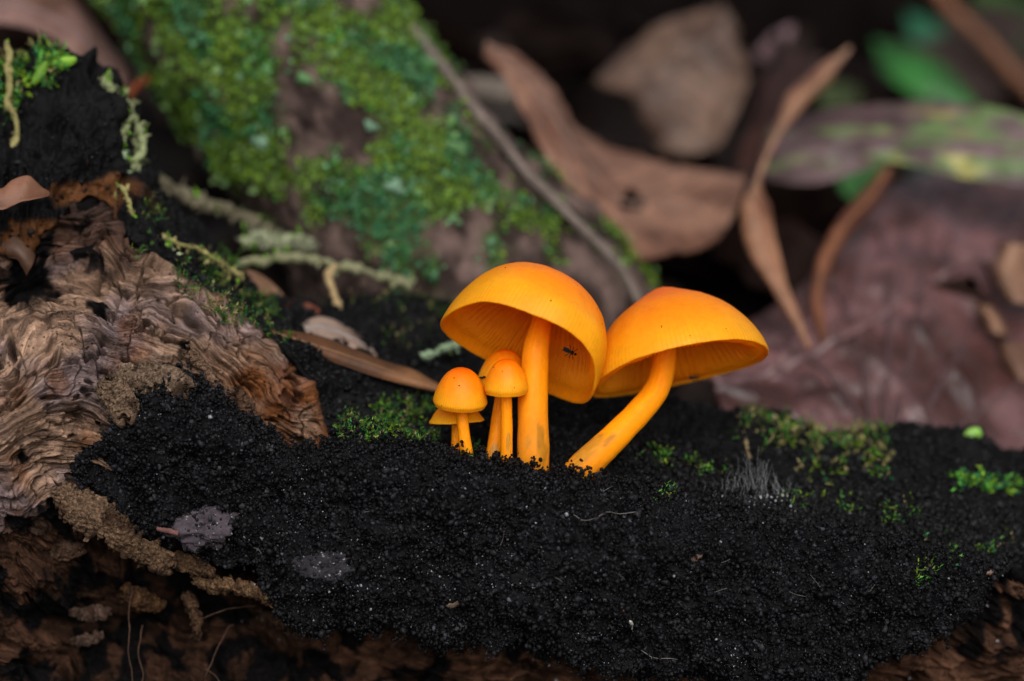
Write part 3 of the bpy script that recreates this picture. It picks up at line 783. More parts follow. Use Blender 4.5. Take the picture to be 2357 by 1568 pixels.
# ------------------------------------------------------------------ leaning mossy trunk behind
axp = np.vstack([P(c[0], c[1], c[2]) for c in [(-330, -1230, 120), (-60, -860, 95), (250, -430, 72), (565, 0, 58), (790, 300, 56), (985, 570, 56), (1110, 745, 58), (1200, 900, 60)]])
path = spline(axp, 330)
kr = np.linspace(0, 1, 330)
rad = smooth_interp(kr, [0, 0.3, 0.55, 0.7, 0.82, 0.92, 1.0], [15, 16, 17, 17.2, 17.6, 19.5, 24])
tV, tq, tt = tube(path, rad, 220, True)
gT = tV[:330 * 220].reshape(330, 220, 3)
ax3 = path[:, None]
out = gT - ax3; out /= np.linalg.norm(out, axis=2)[..., None]
sa = np.stack([gT @ RT, gT @ UP, gT @ AX], -1)
dT = 1.6 * fbm(gT, 16, 3, off=3) + 0.9 * fbm(gT, 4.5, 3, off=4) + 0.35 * ridged(gT, 2.2, 2)
gT = gT + out * dT[..., None]
trunk = thing("mossy_tree_trunk", "leaning tree trunk with mauve brown bark blotched with green moss and lichen", "tree", path[-1] + np.array([0, 0, -4]))
tmix = sstep(-0.4, 0.5, fbm(gT, 5, 3, off=9))[..., None]
colT = lin(104, 86, 80) * tmix + lin(48, 38, 35) * (1 - tmix)
txx, tyy, tww = to_px(gT)
mm = fbm(gT, 13, 4, 0.6, off=29) + 0.55 * np.exp(-(((txx - 520) / 150) ** 2)) * sstep(420, 200, tyy) + 0.5 * np.exp(-(((txx - 880) / 110) ** 2 + ((tyy - 120) / 160) ** 2)) + 0.55 * np.exp(-(((txx - 720) / 130) ** 2 + ((tyy - 420) / 110) ** 2)) + 0.35 * np.exp(-(((txx - 960) / 170) ** 2 + ((tyy - 350) / 160) ** 2))
grn = sstep(-0.15, 0.4, mm + 0.25 * fbm(gT, 3, 3, off=19))[..., None] * 0.85
colT = colT * (1 - grn) + lin(50, 72, 28) * grn
put("trunk", np.vstack([gT.reshape(-1, 3), tV[330 * 220:]]), M_BARK, trunk, quads=tq, tris=tt, col=np.vstack([colT.reshape(-1, 3), colT[0, :1], colT[-1, :1]]))
nT = grid_normals(gT)
sgn = np.sign((nT * out).sum(-1).mean()); nT = nT * sgn

def leaflets(p, n, size, cols, up=0.5, lift=0.5, aspect=0.55):
    """small cupped moss leaves: 6 vertices each, standing off the surface"""
    k = len(p)
    d = rng.normal(size=(k, 3)); d = d - (d * n).sum(1)[:, None] * n; d /= np.linalg.norm(d, axis=1)[:, None] + 1e-9
    d = d * (1 - up * 0.5) + n * up * rng.uniform(0.2, 1.3, (k, 1)); d /= np.linalg.norm(d, axis=1)[:, None]
    sd = np.cross(d, n + 0.01); sd /= np.linalg.norm(sd, axis=1)[:, None] + 1e-9
    nn = np.cross(sd, d)
    L = size[:, None]
    W = L * aspect
    b = p + n * (size * lift * rng.random(k))[:, None]
    V = np.stack([b, b + d * L * 0.4 + sd * W * 0.5 + nn * W * 0.18, b + d * L * 0.4 - sd * W * 0.5 + nn * W * 0.18, b + d * L * 0.45 - nn * W * 0.05, b + d * L + nn * L * 0.12], 1)
    f = np.array([(0, 3, 1), (0, 2, 3), (1, 3, 4), (3, 2, 4)])
    F = f[None] + (np.arange(k) * 5)[:, None, None]
    return V.reshape(-1, 3), None, F.reshape(-1, 3), np.repeat(cols, 5, axis=0)

GREENS = np.array([lin(70, 128, 44), lin(112, 142, 34), lin(48, 112, 70), lin(84, 140, 60), lin(58, 100, 40), lin(104, 150, 108)])
def greens(k, p=None, bright=1.0):
    idx = rng.choice(len(GREENS), k, p=p)
    return GREENS[idx] * np.exp(rng.normal(0, 0.28, (k, 1))) * bright

tx, ty, tw = to_px(gT)
front_t = ((CAM - gT) * nT).sum(-1) > -40
wt = sstep(-0.15, 0.45, mm) * (0.25 + front_t)
p, n = sample_grid(gT, nT, 32000, wt)
tone = fbm(p, 9, 2, off=33)
cc = greens(len(p))
cc = np.where((tone > 0.02)[:, None], cc * 0.35 + 0.65 * lin(112, 138, 26) * np.exp(rng.normal(0, .25, (len(p), 1))), cc)
cc = np.where((tone < -0.2)[:, None], cc * 0.4 + 0.6 * lin(48, 112, 78) * np.exp(rng.normal(0, .25, (len(p), 1))), cc)
big = rng.random(len(p)) < 0.03
sz = np.where(big, rng.uniform(1.0, 1.7, len(p)), rng.uniform(0.4, 1.1, len(p)))
cc = np.where(big[:, None], cc * 0.7 + 0.3 * lin(140, 175, 140), cc)
V, q, t, c = leaflets(p, n, sz * 0.9, cc * 0.9, up=0.45, lift=0.7, aspect=0.8)
o = put("moss", V, M_MOSS, trunk, tris=t, col=c); o["kind"] = "stuff"
# lichen scales: pale rounded flakes on the bark
for i, (px, py) in enumerate([(912, 432), (1050, 345), (600, 330), (985, 150), (855, 300), (700, 180)]):
    kx = np.argmin((tx - px) ** 2 + (ty - py) ** 2 + 1e6 * (((CAM - gT) * nT).sum(-1) < 0))
    pp, nn = gT.reshape(-1, 3)[kx], nT.reshape(-1, 3)[kx]
    a = np.cross(nn, [0.3, 0.5, 0.8]); a /= np.linalg.norm(a); b = np.cross(nn, a)
    R = 1.6 if i < 2 else rng.uniform(0.9, 1.6)
    an = np.linspace(0, 2 * np.pi, 18, endpoint=False)
    rr = R * (1 + 0.3 * np.sin(an * 3 + i) + 0.15 * rng.normal(size=18)) * (1 - 0.4 * np.abs(np.sin(an)))
    ring = pp + nn * 0.9 + rr[:, None] * (np.cos(an)[:, None] * a + np.sin(an)[:, None] * b)
    ring2 = ring * 0.35 + (pp + nn * 1.3) * 0.65
    low_ = pp + 0.7 * (ring - pp - nn * .9) - nn * 0.6
    V = np.vstack([low_, ring, ring2, (pp + nn * 1.4)[None]])
    q = grid_quads(3, 18, wrap=True)
    t = np.stack([np.full(18, 54), 36 + np.arange(18), 36 + (np.arange(18) + 1) % 18], 1)
    put("lichen_flake", V, M_MOSS, trunk, quads=q, tris=t, col=lin(122, 158, 130) if i % 2 == 0 else lin(96, 138, 86))

# ------------------------------------------------------------------ leaves, each between two traced edges with its own depth
def leaf(name, label, cat, A, M, B, col, col2=None, n=70, m=26, thick=0.28, wrinkle=0.5, veins=0, hole=None, material=None, rib=True, group=None, seed=0, spots=0.5, colfn=None, curl=0.0, ragged=0.25, ribr=0.35, dw=0.0, fan=()):
    A, M, B = (spline(np.array(x, float), n) for x in (A, M, B))
    for e_ in (A, M, B): e_[:, 2] += dw
    A3, M3, B3 = P(*A.T), P(*M.T), P(*B.T)
    c = np.linspace(-1, 1, m)[None, :, None]
    V = A3[:, None] * (c * (c - 1) / 2) + M3[:, None] * (1 - c * c) + B3[:, None] * (c * (c + 1) / 2)
    edge_n = (1 + ragged * 0.10 * fbm(np.stack([V[..., 0], V[..., 1], V[..., 2]], -1), 4, 3, off=seed))
    V = M3[:, None] + (V - M3[:, None]) * np.where(np.abs(c) > 0.8, edge_n[..., None], 1.0)
    N = grid_normals(V)
    N *= np.sign(((CAM - V) * N).sum(-1).mean())
    sc = np.linspace(0, 1, n)[:, None] + 0 * c[..., 0]
    d = wrinkle * (fbm(V, 9, 3, off=seed * 2.3) + 0.35 * fbm(V, 3, 2, off=seed))
    if veins:
        ph = sc * veins - np.abs(c[..., 0]) * veins * 0.22
        vv = np.exp(-((ph - np.round(ph)) / 0.10) ** 2)
        d = d + (0.35 if material is None else 0.8) * vv
    else: vv = 0 * sc
    d = d + curl * (c[..., 0] ** 2)
    V = V + N * d[..., None]
    t1 = sstep(-0.3, 0.45, fbm(V, 12, 3, off=seed + 5))[..., None]
    cv = np.asarray(col) * (1 - t1) + np.asarray(col2 if col2 is not None else np.asarray(col) * 0.6) * t1
    cv = cv * (0.78 if material is M_GLEAF else np.array([0.76, 0.70, 0.70]) if material is M_WET else np.array([0.84, 0.70, 0.60])) * (1 - 0.25 * vv[..., None]) * (1 + 0.18 * fbm(V, 4, 2, off=seed + 8)[..., None])
    if colfn is not None:
        x, y, w = to_px(V); cv = colfn(cv, x, y, sc, c[..., 0] + 0 * sc, V)
    top, bot = V + N * thick / 2, V - N * thick / 2
    q = grid_quads(n, m)
    if hole is not None:
        x, y, w = to_px(V)
        keep = np.ones((n - 1, m - 1), bool)
        xc, yc = (x[:-1, :-1] + x[1:, 1:]) / 2, (y[:-1, :-1] + y[1:, 1:]) / 2
        for hx_, hy_, hr in hole:
            keep &= np.hypot(xc - hx_, (yc - hy_) * 1.1) > hr * (1 + 0.12 * np.sin(np.arctan2(yc - hy_, xc - hx_) * 3))
        q = q[keep.ravel()]
        # rim walls of the hole
    nb = n * m
    e = []
    idx = np.arange(nb).reshape(n, m)
    for line in (idx[0], idx[-1], idx[:, 0], idx[:, -1]):
        e.append(np.stack([line[:-1], line[1:], line[1:] + nb, line[:-1] + nb], 1))
    Q = np.vstack([q, q[:, ::-1] + nb] + e)
    VV = np.vstack([top.reshape(-1, 3), bot.reshape(-1, 3)])
    base = VV[np.argmin(VV[:, 2])]
    root = thing(name, label, cat, base, group)
    put("blade", VV, material or M_LEAF, root, quads=Q, col=np.vstack([cv.reshape(-1, 3)] * 2))
    for (s0, c0, s1, c1) in fan:      # raised side veins laid on the blade
        tv = np.linspace(0, 1, 26)
        ss = (s0 + (s1 - s0) * tv) * (n - 1); ci = (c0 + (c1 - c0) * tv ** 0.85 + 1) / 2 * (m - 1)
        pv = top[np.clip(np.round(ss).astype(int), 0, n - 1), np.clip(np.round(ci).astype(int), 0, m - 1)]
        pv = np.stack([np.convolve(np.pad(pv[:, k_], 2, mode='edge'), np.ones(5) / 5, 'valid') for k_ in range(3)], 1)
        vv_, vq_, vt_ = tube(pv, np.linspace(ribr * 0.7, ribr * 0.25, 26), 6)
        put("vein", vv_, material or M_LEAF, root, quads=vq_, tris=vt_, col=np.asarray(col) * 0.45)
    if rib:
        mid = top[:, m // 2] * 0.5 + top[:, (m - 1) // 2] * 0.5
        rv, rq, rt = tube(mid[: int(n * 0.97)], np.linspace(ribr, ribr * 0.3, int(n * 0.97)), 8)
        put("midrib", rv, material or M_LEAF, root, quads=rq, tris=rt, col=np.asarray(col) * 0.75)
    return root

BR, BRD, MAUVE = lin(140, 110, 96), lin(96, 68, 54), lin(128, 112, 112)
RED, REDD = lin(104, 72, 66), lin(64, 38, 32)
leaf("dead_leaf", "broad curled brown leaf with a small hole and a long upturned tip", "leaf",
     [(1118, 103, 96), (1212, 128, 96), (1280, 195, 98), (1325, 275, 100), (1420, 335, 102), (1540, 372, 104), (1640, 385, 106), (1712, 400, 108)],
     [(1112, 114, 92), (1195, 165, 90), (1270, 270, 88), (1340, 380, 88), (1430, 460, 88), (1530, 470, 90), (1620, 465, 94), (1712, 435, 98)],
     [(1115, 126, 90), (1175, 195, 86), (1245, 320, 82), (1320, 465, 79), (1402, 592, 76), (1530, 585, 78), (1640, 552, 84), (1700, 480, 92)],
     lin(150, 120, 106), lin(112, 82, 68), n=110, m=60, hole=[(1455, 463, 29)], dw=-22, fan=[(0.35, 0, 0.5, -0.85), (0.5, 0, 0.66, -0.85), (0.66, 0, 0.82, -0.85), (0.35, 0, 0.48, 0.85), (0.5, 0, 0.64, 0.88), (0.66, 0, 0.8, 0.85)], veins=7, seed=1, wrinkle=0.6, curl=-0.6)
leaf("dead_leaf", "crumpled grey brown leaf standing behind the leaf with the hole", "leaf",
     [(1670, 15, 140), (1545, 55, 138), (1440, 120, 136), (1372, 185, 134), (1440, 215, 130), (1480, 290, 128), (1520, 345, 126)],
     [(1680, 40, 136), (1620, 110, 132), (1560, 160, 130), (1530, 205, 128), (1545, 250, 126), (1560, 300, 124), (1575, 355, 123)],
     [(1690, 60, 138), (1695, 110, 136), (1720, 140, 136), (1712, 205, 134), (1690, 262, 130), (1662, 320, 127), (1640, 345, 125)],
     lin(116, 98, 88), lin(84, 68, 60), seed=2, wrinkle=1.2, veins=5, dw=-25, fan=[(0.2, 0, 0.4, -0.8), (0.4, 0, 0.6, -0.8), (0.2, 0, 0.42, 0.8), (0.4, 0, 0.62, 0.8)])
leaf("dead_leaf", "small pale mauve leaf tip poking out of the dark litter", "leaf",
     [(1740, 125, 130), (1780, 80, 128), (1824, 58, 126)], [(1752, 134, 129), (1790, 96, 127), (1825, 64, 126)], [(1764, 142, 130), (1804, 106, 128), (1826, 72, 127)],
     lin(160, 140, 158), lin(120, 100, 110), n=30, m=10, seed=22, wrinkle=0.2, rib=False)
leaf("dead_leaf", "red brown leaf coloured dark for the shade between the two curled brown leaves", "leaf",
     [(1790, 60, 134), (1760, 180, 128), (1720, 300, 122), (1690, 420, 112)], [(1830, 110, 128), (1790, 220, 122), (1750, 330, 117), (1715, 440, 110)], [(1900, 130, 126), (1815, 240, 118), (1775, 350, 114), (1735, 450, 109)],
     lin(70, 42, 34), lin(42, 24, 22), seed=3, wrinkle=0.8, dw=-20)  # the shade on this leaf is put into its dark base colours
leaf("dead_leaf", "long twisted tan leaf hanging down to a sharp pale tip", "leaf",
     [(1945, 100, 100), (1870, 150, 98), (1805, 210, 96), (1772, 300, 92), (1728, 410, 86), (1698, 470, 80), (1700, 540, 77), (1735, 620, 74), (1800, 720, 71), (1858, 800, 69)],
     [(1955, 112, 98), (1895, 180, 95), (1835, 240, 92), (1785, 320, 88), (1742, 415, 83), (1730, 480, 77), (1745, 560, 75), (1780, 640, 72), (1830, 730, 70), (1863, 802, 68.5)],
     [(1958, 128, 99), (1910, 205, 97), (1850, 265, 95), (1798, 340, 90), (1762, 420, 85), (1782, 480, 79), (1795, 560, 76), (1818, 640, 73), (1850, 725, 71), (1868, 800, 69)],
     lin(168, 130, 106), lin(112, 74, 54), n=120, m=20, seed=4, wrinkle=0.4, curl=-0.8, dw=-22)
leaf("dead_leaf", "narrow rust brown leaf edge curling down to a thin point", "leaf",
     [(2038, 378, 92), (1990, 440, 88), (1926, 515, 83), (1882, 600, 78), (1868, 680, 74), (1880, 760, 70), (1900, 835, 67)],
     [(2048, 385, 91), (2004, 452, 86), (1940, 524, 81), (1896, 610, 76), (1884, 690, 73), (1894, 765, 69), (1905, 835, 66.5)],
     [(2056, 396, 92), (2014, 468, 88), (1952, 540, 83), (1908, 622, 78), (1896, 700, 74), (1904, 770, 70), (1910, 832, 67)],
     lin(142, 96, 70), lin(104, 64, 46), n=90, m=14, seed=5, wrinkle=0.3, dw=-16)
leaf("dead_leaf", "very large dark purple brown leaf with raised veins propped behind the log", "leaf",
     [(1600, 820, 60), (1680, 760, 64), (1800, 700, 68), (1890, 610, 74), (1960, 520, 82), (2080, 420, 92), (2250, 390, 100), (2480, 380, 104)],
     [(1640, 900, 50), (1760, 860, 54), (1900, 800, 58), (2040, 720, 64), (2150, 650, 70), (2260, 600, 76), (2400, 570, 80), (2600, 560, 82)],
     [(1680, 990, 42), (1800, 1010, 42), (1950, 1040, 43), (2100, 1060, 44), (2250, 1080, 45), (2400, 1090, 46), (2500, 1080, 47), (2650, 1060, 48)],
     lin(112, 80, 80), lin(70, 42, 37), n=110, m=60, seed=6, wrinkle=1.0, veins=7, curl=0.0, ribr=0.9, material=M_WET, dw=-6, fan=[(0.34, 0.95, 0.12, -0.6), (0.34, 0.95, 0.34, -0.9), (0.36, 0.95, 0.52, -0.95), (0.38, 0.95, 0.68, -0.9), (0.42, 0.95, 0.85, -0.2), (0.42, 0.97, 0.8, 0.6)])
def purplegreen(cv, x, y, s_, c_, V):
    g = 0.9 * sstep(-0.1, 0.5, fbm(np.stack([x / 160, y / 36, 0 * x], -1), 1.0, 3, off=3) + sstep(1950, 2300, x) * 0.55 - 0.28 + 0.35 * np.exp(-((x - 1990) / 120) ** 2 - ((y - 345) / 22) ** 2))[..., None]
    yel = sstep(0.1, 0.5, fbm(np.stack([x / 120, y / 40, 0 * x + 4], -1), 1.0, 2))[..., None]
    cg = lin(100, 128, 72) * (1 - yel) + lin(168, 164, 92) * yel
    dark = sstep(0.15, 0.5, fbm(np.stack([x / 90, y / 30, 0 * x + 9], -1), 1.0, 2))[..., None]
    cv = cv * (1 - 0.45 * dark)
    return cv * (1 - g) + cg * g
leaf("strap_leaf", "long strap-shaped leaf mottled purple brown and yellow green", "leaf",
     [(1764, 375, 98), (1785, 300, 98), (1840, 275, 97), (1960, 256, 95), (2100, 246, 92), (2230, 250, 88), (2400, 285, 84), (2620, 330, 80)],
     [(1762, 385, 96), (1800, 345, 94), (1880, 335, 92), (2000, 320, 90), (2120, 318, 87), (2240, 330, 84), (2400, 350, 80), (2620, 385, 76)],
     [(1768, 398, 96), (1830, 416, 94), (1900, 415, 92), (2000, 382, 90), (2060, 368, 88), (2180, 398, 85), (2300, 418, 82), (2620, 430, 78)],
     lin(126, 102, 104), lin(92, 70, 72), n=120, m=30, seed=7, wrinkle=0.5, colfn=purplegreen, material=M_GLEAF, curl=0.8, dw=-14)
leaf("dead_leaf", "smooth mauve grey leaf lying behind the charred knob", "leaf",
     [(-160, -60, 66), (-60, -50, 66), (60, -40, 66), (175, -10, 66), (240, 90, 65), (292, 160, 64), (298, 205, 63)],
     [(-160, 20, 60), (-60, 15, 60), (60, 15, 60), (160, 60, 60), (225, 130, 60), (275, 180, 61), (296, 207, 62)],
     [(-160, 60, 56), (-60, 50, 56), (60, 60, 56), (130, 95, 57), (190, 160, 58), (250, 210, 60), (292, 209, 62)],
     lin(142, 120, 120), lin(110, 88, 82), seed=8, wrinkle=0.4)
leaf("dead_leaf", "slender tan leaf lying on the charred log beside the small mushrooms", "leaf",
     [(574, 752, 12), (640, 756, 13), (730, 768, 14.5), (810, 796, 16), (880, 826, 17), (950, 848, 18), (1012, 882, 18)],
     [(575, 757, 11), (640, 772, 11.5), (720, 794, 12.5), (800, 820, 14), (870, 845, 15), (950, 872, 16), (1014, 892, 16.5)],
     [(578, 762, 11.5), (640, 790, 11), (700, 812, 12), (790, 842, 13.5), (860, 866, 14.5), (940, 888, 15.5), (1012, 902, 16)],
     lin(146, 110, 76), lin(92, 64, 42), n=90, m=16, seed=9, wrinkle=0.15, curl=-0.3, ribr=0.15)
leaf("dead_leaf", "pale grey leaf just behind the slender tan leaf", "leaf",
     [(690, 745, 22), (740, 732, 23), (800, 750, 24), (850, 785, 25), (888, 822, 25)], [(700, 760, 20), (745, 758, 20.5), (800, 775, 21), (845, 800, 22), (888, 826, 23)], [(705, 775, 19), (750, 784, 19), (800, 800, 20), (845, 818, 21), (886, 830, 22)],
     lin(160, 148, 142), lin(120, 106, 96), n=40, m=14, seed=10, wrinkle=0.3)
leaf("dead_leaf", "small tan leaf tucked among lichen strands on the charred slope", "leaf",
     [(548, 618, 27), (590, 630, 28), (640, 665, 29), (668, 705, 29)], [(545, 632, 26), (585, 650, 26), (625, 680, 27), (660, 712, 28)], [(548, 648, 25), (580, 672, 25), (615, 698, 26), (652, 716, 27)],
     lin(150, 124, 104), lin(116, 92, 76), n=40, m=12, seed=11, wrinkle=0.3, rib=False)
leaf("dead_leaf", "reddish brown leaf scrap below the small tan leaf", "leaf",
     [(630, 694, 27), (670, 690, 28), (712, 702, 28), (735, 722, 28)], [(632, 706, 26), (672, 706, 26.5), (710, 716, 27), (735, 730, 27)], [(640, 718, 25), (674, 724, 25.5), (705, 734, 26), (732, 738, 26.5)],
     lin(128, 78, 64), lin(92, 52, 42), n=36, m=12, seed=12, wrinkle=0.3, rib=False)
leaf("dead_leaf", "torn brown leaf scrap caught on the dark hollow of the rotten wood", "leaf",
     [(-60, 420, 3), (0, 435, 3), (30, 412, 3.5), (65, 402, 4), (95, 432, 5), (112, 442, 6)], [(-60, 445, 2), (0, 452, 2), (32, 440, 2.5), (65, 430, 3), (95, 440, 4.5), (112, 446, 6)], [(-60, 478, 2), (0, 482, 2), (30, 474, 2), (65, 462, 3), (95, 455, 4.5), (112, 450, 6)],
     lin(150, 112, 92), lin(120, 84, 66), n=60, m=14, seed=13, wrinkle=0.25, rib=False, ragged=1.5)
leaf("bark_flake", "frayed pale bark flake hanging in the dark hollow", "bark",
     [(-10, 552, 9), (30, 545, 8.5), (60, 560, 8.5), (78, 590, 9)], [(5, 575, 8), (34, 572, 7.5), (56, 590, 7.5), (72, 612, 8)], [(20, 590, 8.5), (40, 592, 8), (52, 606, 8), (64, 630, 8.5)],
     lin(120, 98, 84), lin(84, 64, 52), n=40, m=12, seed=14, wrinkle=0.3, rib=False, ragged=1.5)
# beige scraps at the edge of the large purple leaf
for i, (lab, pts) in enumerate([("beige curled scrap of leaf standing on the large purple leaf", [(2338, 560, 62), (2322, 640, 60), (2350, 700, 58)]),
                                ("small round beige scrap resting on the large purple leaf", [(2268, 705, 62), (2290, 738, 60), (2300, 770, 59)]),
                                ("beige broken scrap below the round beige scrap", [(2330, 790, 58), (2345, 840, 56), (2365, 880, 55)])]):
    a = np.array(pts, float); wd = [34, 30, 40][i]
    leaf("leaf_scrap", lab, "leaf", a + [-wd, -6, 0], a + [0, 0, -5], a + [wd + 30 * (i != 1), 8, 2], lin(150, 122, 104), lin(104, 80, 66), n=30, m=12, seed=15 + i, wrinkle=0.4, rib=False)
# green plants far behind at the right
for i, (lab, A, M, B, c) in enumerate([
    ("broad bright green leaf blurred beyond the strap-shaped leaf", [(2010, 90, 165), (2080, 110, 160), (2170, 150, 155), (2262, 262, 150)], [(2020, 120, 160), (2075, 150, 156), (2150, 190, 152), (2258, 266, 149)], [(2030, 160, 158), (2070, 195, 154), (2130, 232, 151), (2250, 270, 149)], lin(62, 138, 60)),
    ("teal green leaf above the broad bright green leaf", [(2080, 30, 180), (2130, 40, 178), (2190, 90, 175)], [(2090, 60, 176), (2130, 75, 174), (2180, 110, 172)], [(2095, 90, 174), (2128, 105, 172), (2172, 125, 171)], lin(48, 120, 84)),
    ("dark green grass blade crossing behind the brown twig", [(2200, 120, 190), (2300, 90, 188), (2420, 100, 186)], [(2200, 150, 186), (2300, 125, 184), (2420, 130, 182)], [(2205, 180, 184), (2300, 160, 182), (2420, 165, 180)], lin(46, 84, 34)),
    ("dark green leaf in the corner above the brown twig", [(2240, -30, 200), (2320, -20, 198), (2420, 20, 196)], [(2240, 10, 196), (2320, 25, 194), (2420, 60, 192)], [(2245, 50, 194), (2320, 70, 192), (2420, 95, 190)], lin(60, 96, 38)),
    ("green leaf showing through under the strap-shaped leaf", [(1925, 395, 118), (1975, 380, 118), (2040, 360, 116)], [(1935, 430, 112), (1975, 425, 112), (2030, 410, 112)], [(1945, 470, 108), (1972, 462, 108), (2005, 450, 108)], lin(66, 126, 56)),
    ("small teal green leaf between the strap leaf and the large purple leaf", [(2090, 395, 112), (2120, 390, 112), (2160, 395, 110)], [(2095, 412, 108), (2122, 412, 108), (2150, 412, 108)], [(2105, 432, 106), (2122, 434, 106), (2140, 430, 106)], lin(60, 110, 84)),
    ("olive green leaf beside the twisted tan leaf", [(1880, 200, 150), (1930, 190, 150), (1980, 205, 148)], [(1885, 225, 146), (1930, 222, 146), (1975, 232, 145)], [(1890, 250, 144), (1930, 250, 144), (1970, 256, 143)], lin(70, 84, 40))]):
    leaf("green_leaf", lab, "leaf", A, M, B, c * 0.95, c * 0.4, dw=0, n=40, m=14, material=M_GLEAF, seed=30 + i, wrinkle=0.3)

# ------------------------------------------------------------------ sticks, roots, strands
def stick(name, label, cat, pts, r, col, ns=12, wob=0.25, seed=0, group=None, n=80, taper=1.0, nub=None):
    path = spline(P(*np.array(pts, float).T), n)
    path = path + (0.15 if r > 0.3 else 4.0) * np.stack([fbm(path, 3, 2, off=seed), fbm(path, 3, 2, off=seed + 4), fbm(path, 3, 2, off=seed + 8)], 1) * r
    rad = r * np.linspace(1, taper, n) * (1 + 0.18 * fbm(path, 4 * r, 2, off=seed))
    V, q, t = tube(path, rad, ns, True, wob, seed)
    o = put(name, V, M_STRAND, quads=q, tris=t, col=np.asarray(col) * (1 + 0.35 * fbm(V, 2.5, 3, off=seed)[:, None]))
    tag(o, label, cat, group)
    return o
stick("stick", "long grey weathered stick leaning along the edge of the mossy trunk", "stick", [(940, 60, 50), (1000, 130, 49), (1050, 195, 48), (1081, 240, 47), (1144, 310, 46), (1207, 391, 45), (1270, 455, 44), (1333, 518, 43), (1388, 572, 42), (1443, 640, 42), (1475, 700, 42)], 0.85, lin(108, 97, 90), seed=1, taper=0.75)
stick("stick", "short pale stick lying across the top of the long grey stick", "stick", [(1060, 200, 92), (1120, 205, 92), (1180, 222, 92), (1255, 250, 93)], 2.0, lin(112, 102, 94), seed=2)
stick("stick", "dull grey stick under the short pale stick", "stick", [(1075, 238, 94), (1150, 262, 94), (1235, 275, 95)], 1.6, lin(84, 78, 76), seed=3)
stick("twig", "straight brown twig slanting past the green leaves", "twig", [(2120, -60, 160), (2200, 30, 160), (2280, 110, 160), (2357, 196, 160), (2460, 300, 160)], 1.25, lin(116, 80, 60), seed=4)
stick("twig", "tiny rust red twig beside the mauve grey leaf", "twig", [(292, 226, 52), (318, 196, 54), (345, 178, 55), (372, 160, 56)], 0.55, lin(120, 62, 36), seed=5, n=30)
LG, LY, LP = lin(134, 142, 102), lin(132, 124, 80), lin(160, 166, 132)
def strand(label, pts, r, col, seed, leafy=0, ls=0.7):
    """lichen or rootlet lying on the log: a thin uneven cord with small lobes"""
    path = spline(P(*np.array(pts, float).T), 90)
    path = path + 0.35 * np.stack([fbm(path, 2.5, 2, off=seed), fbm(path, 2.5, 2, off=seed + 4), fbm(path, 2.5, 2, off=seed + 8)], 1)
    rad = r * (0.8 + 0.45 * fbm(path, 1.5, 3, off=seed)).clip(0.3, 1.6)
    V, q, t = tube(path, rad, 10, True, 0.5, seed)
    root = thing("lichen_strand", label, "lichen", path[-1])
    put("cord", V, M_STRAND, root, quads=q, tris=t, col=np.asarray(col) * (1 + 0.3 * fbm(V, 1.5, 3, off=seed)[:, None]))
    if leafy:
        i = rng.integers(0, 90, leafy)
        nn = rng.normal(size=(leafy, 3)) - 0.5 * AX; nn /= np.linalg.norm(nn, axis=1)[:, None]
        cc = np.asarray(col)[None] * np.exp(rng.normal(0.05, 0.3, (leafy, 1)))
        gsel = rng.random(leafy) < 0.3
        cc = np.where(gsel[:, None], lin(112, 160, 48)[None] * np.exp(rng.normal(0, .3, (leafy, 1))), cc)
        V, q, t, c = leaflets(path[i] + nn * rad[i][:, None] * 0.5, nn, rng.uniform(0.5, 1.4, leafy) * ls, cc, up=0.9, lift=0.2, aspect=0.55)
        o = put("lobes", V, M_MOSS, root, tris=t, col=c); o["kind"] = "stuff"
    return root
strand("pale olive lichen strand hanging beside the charred knob at the frayed edge", [(14, 100, 17), (20, 160, 16.5), (20, 204, 16), (22, 245, 15.5), (42, 300, 15), (22, 357, 14), (-5, 400, 13)], 0.55, LY, 1, 60)
strand("thick pale green lichen strand draped down the slope of the charred knob", [(240, 182, 20), (272, 221, 20), (306, 265, 20), (324, 323, 19.5), (316, 360, 19), (296, 400, 18), (280, 425, 17)], 0.62, LG, 2, 150, 1.2)
strand("pale lichen strand looping off the thick one over charred wood", [(300, 270, 19), (282, 300, 18.5), (262, 325, 18), (240, 345, 17.5), (222, 352, 17)], 0.6, LG, 3, 100, 1.3)
strand("short mint green lichen strand below the knob", [(286, 330, 18.5), (280, 365, 18), (276, 395, 17.5), (284, 420, 17)], 0.6, lin(150, 172, 136), 4, 60, 1.2)
strand("long knotted yellow lichen strand crossing the black mossy slope", [(262, 462, 13), (266, 440, 13), (282, 428, 13), (293, 453, 13), (300, 485, 13), (323, 522, 13.5), (361, 546, 14), (402, 556, 15), (453, 573, 16), (504, 601, 17), (534, 621, 18), (560, 645, 19)], 0.34, LY * 1.1, 5, 130, 0.8)
strand("branching pale lichen strand with tiny green lobes falling off the yellow one", [(385, 545, 14), (391, 584, 14), (412, 618, 14), (424, 645, 14), (422, 665, 14), (436, 684, 14), (468, 703, 14.5)], 0.30, LP, 6, 160, 1.0)
strand("thick blurred tan root coming out from under the mossy trunk", [(340, 400, 36), (374, 425, 36), (430, 452, 37), (476, 470, 38), (545, 494, 40), (600, 520, 42), (640, 560, 44)], 1.0, lin(100, 94, 76), 7, 70, 1.2)
strand("grey green root arching above the reddish leaf scrap", [(545, 604, 32), (596, 601, 33), (640, 594, 34), (681, 591, 34), (749, 606, 34), (801, 614, 34), (870, 636, 34), (950, 655, 34)], 0.75, lin(124, 124, 94), 8, 60, 1.0)
strand("tangle of pale lichen above the grey green root", [(560, 560, 36), (600, 548, 36), (640, 560, 36), (690, 556, 36), (720, 575, 36)], 1.1, lin(132, 136, 110), 9, 110, 1.3)
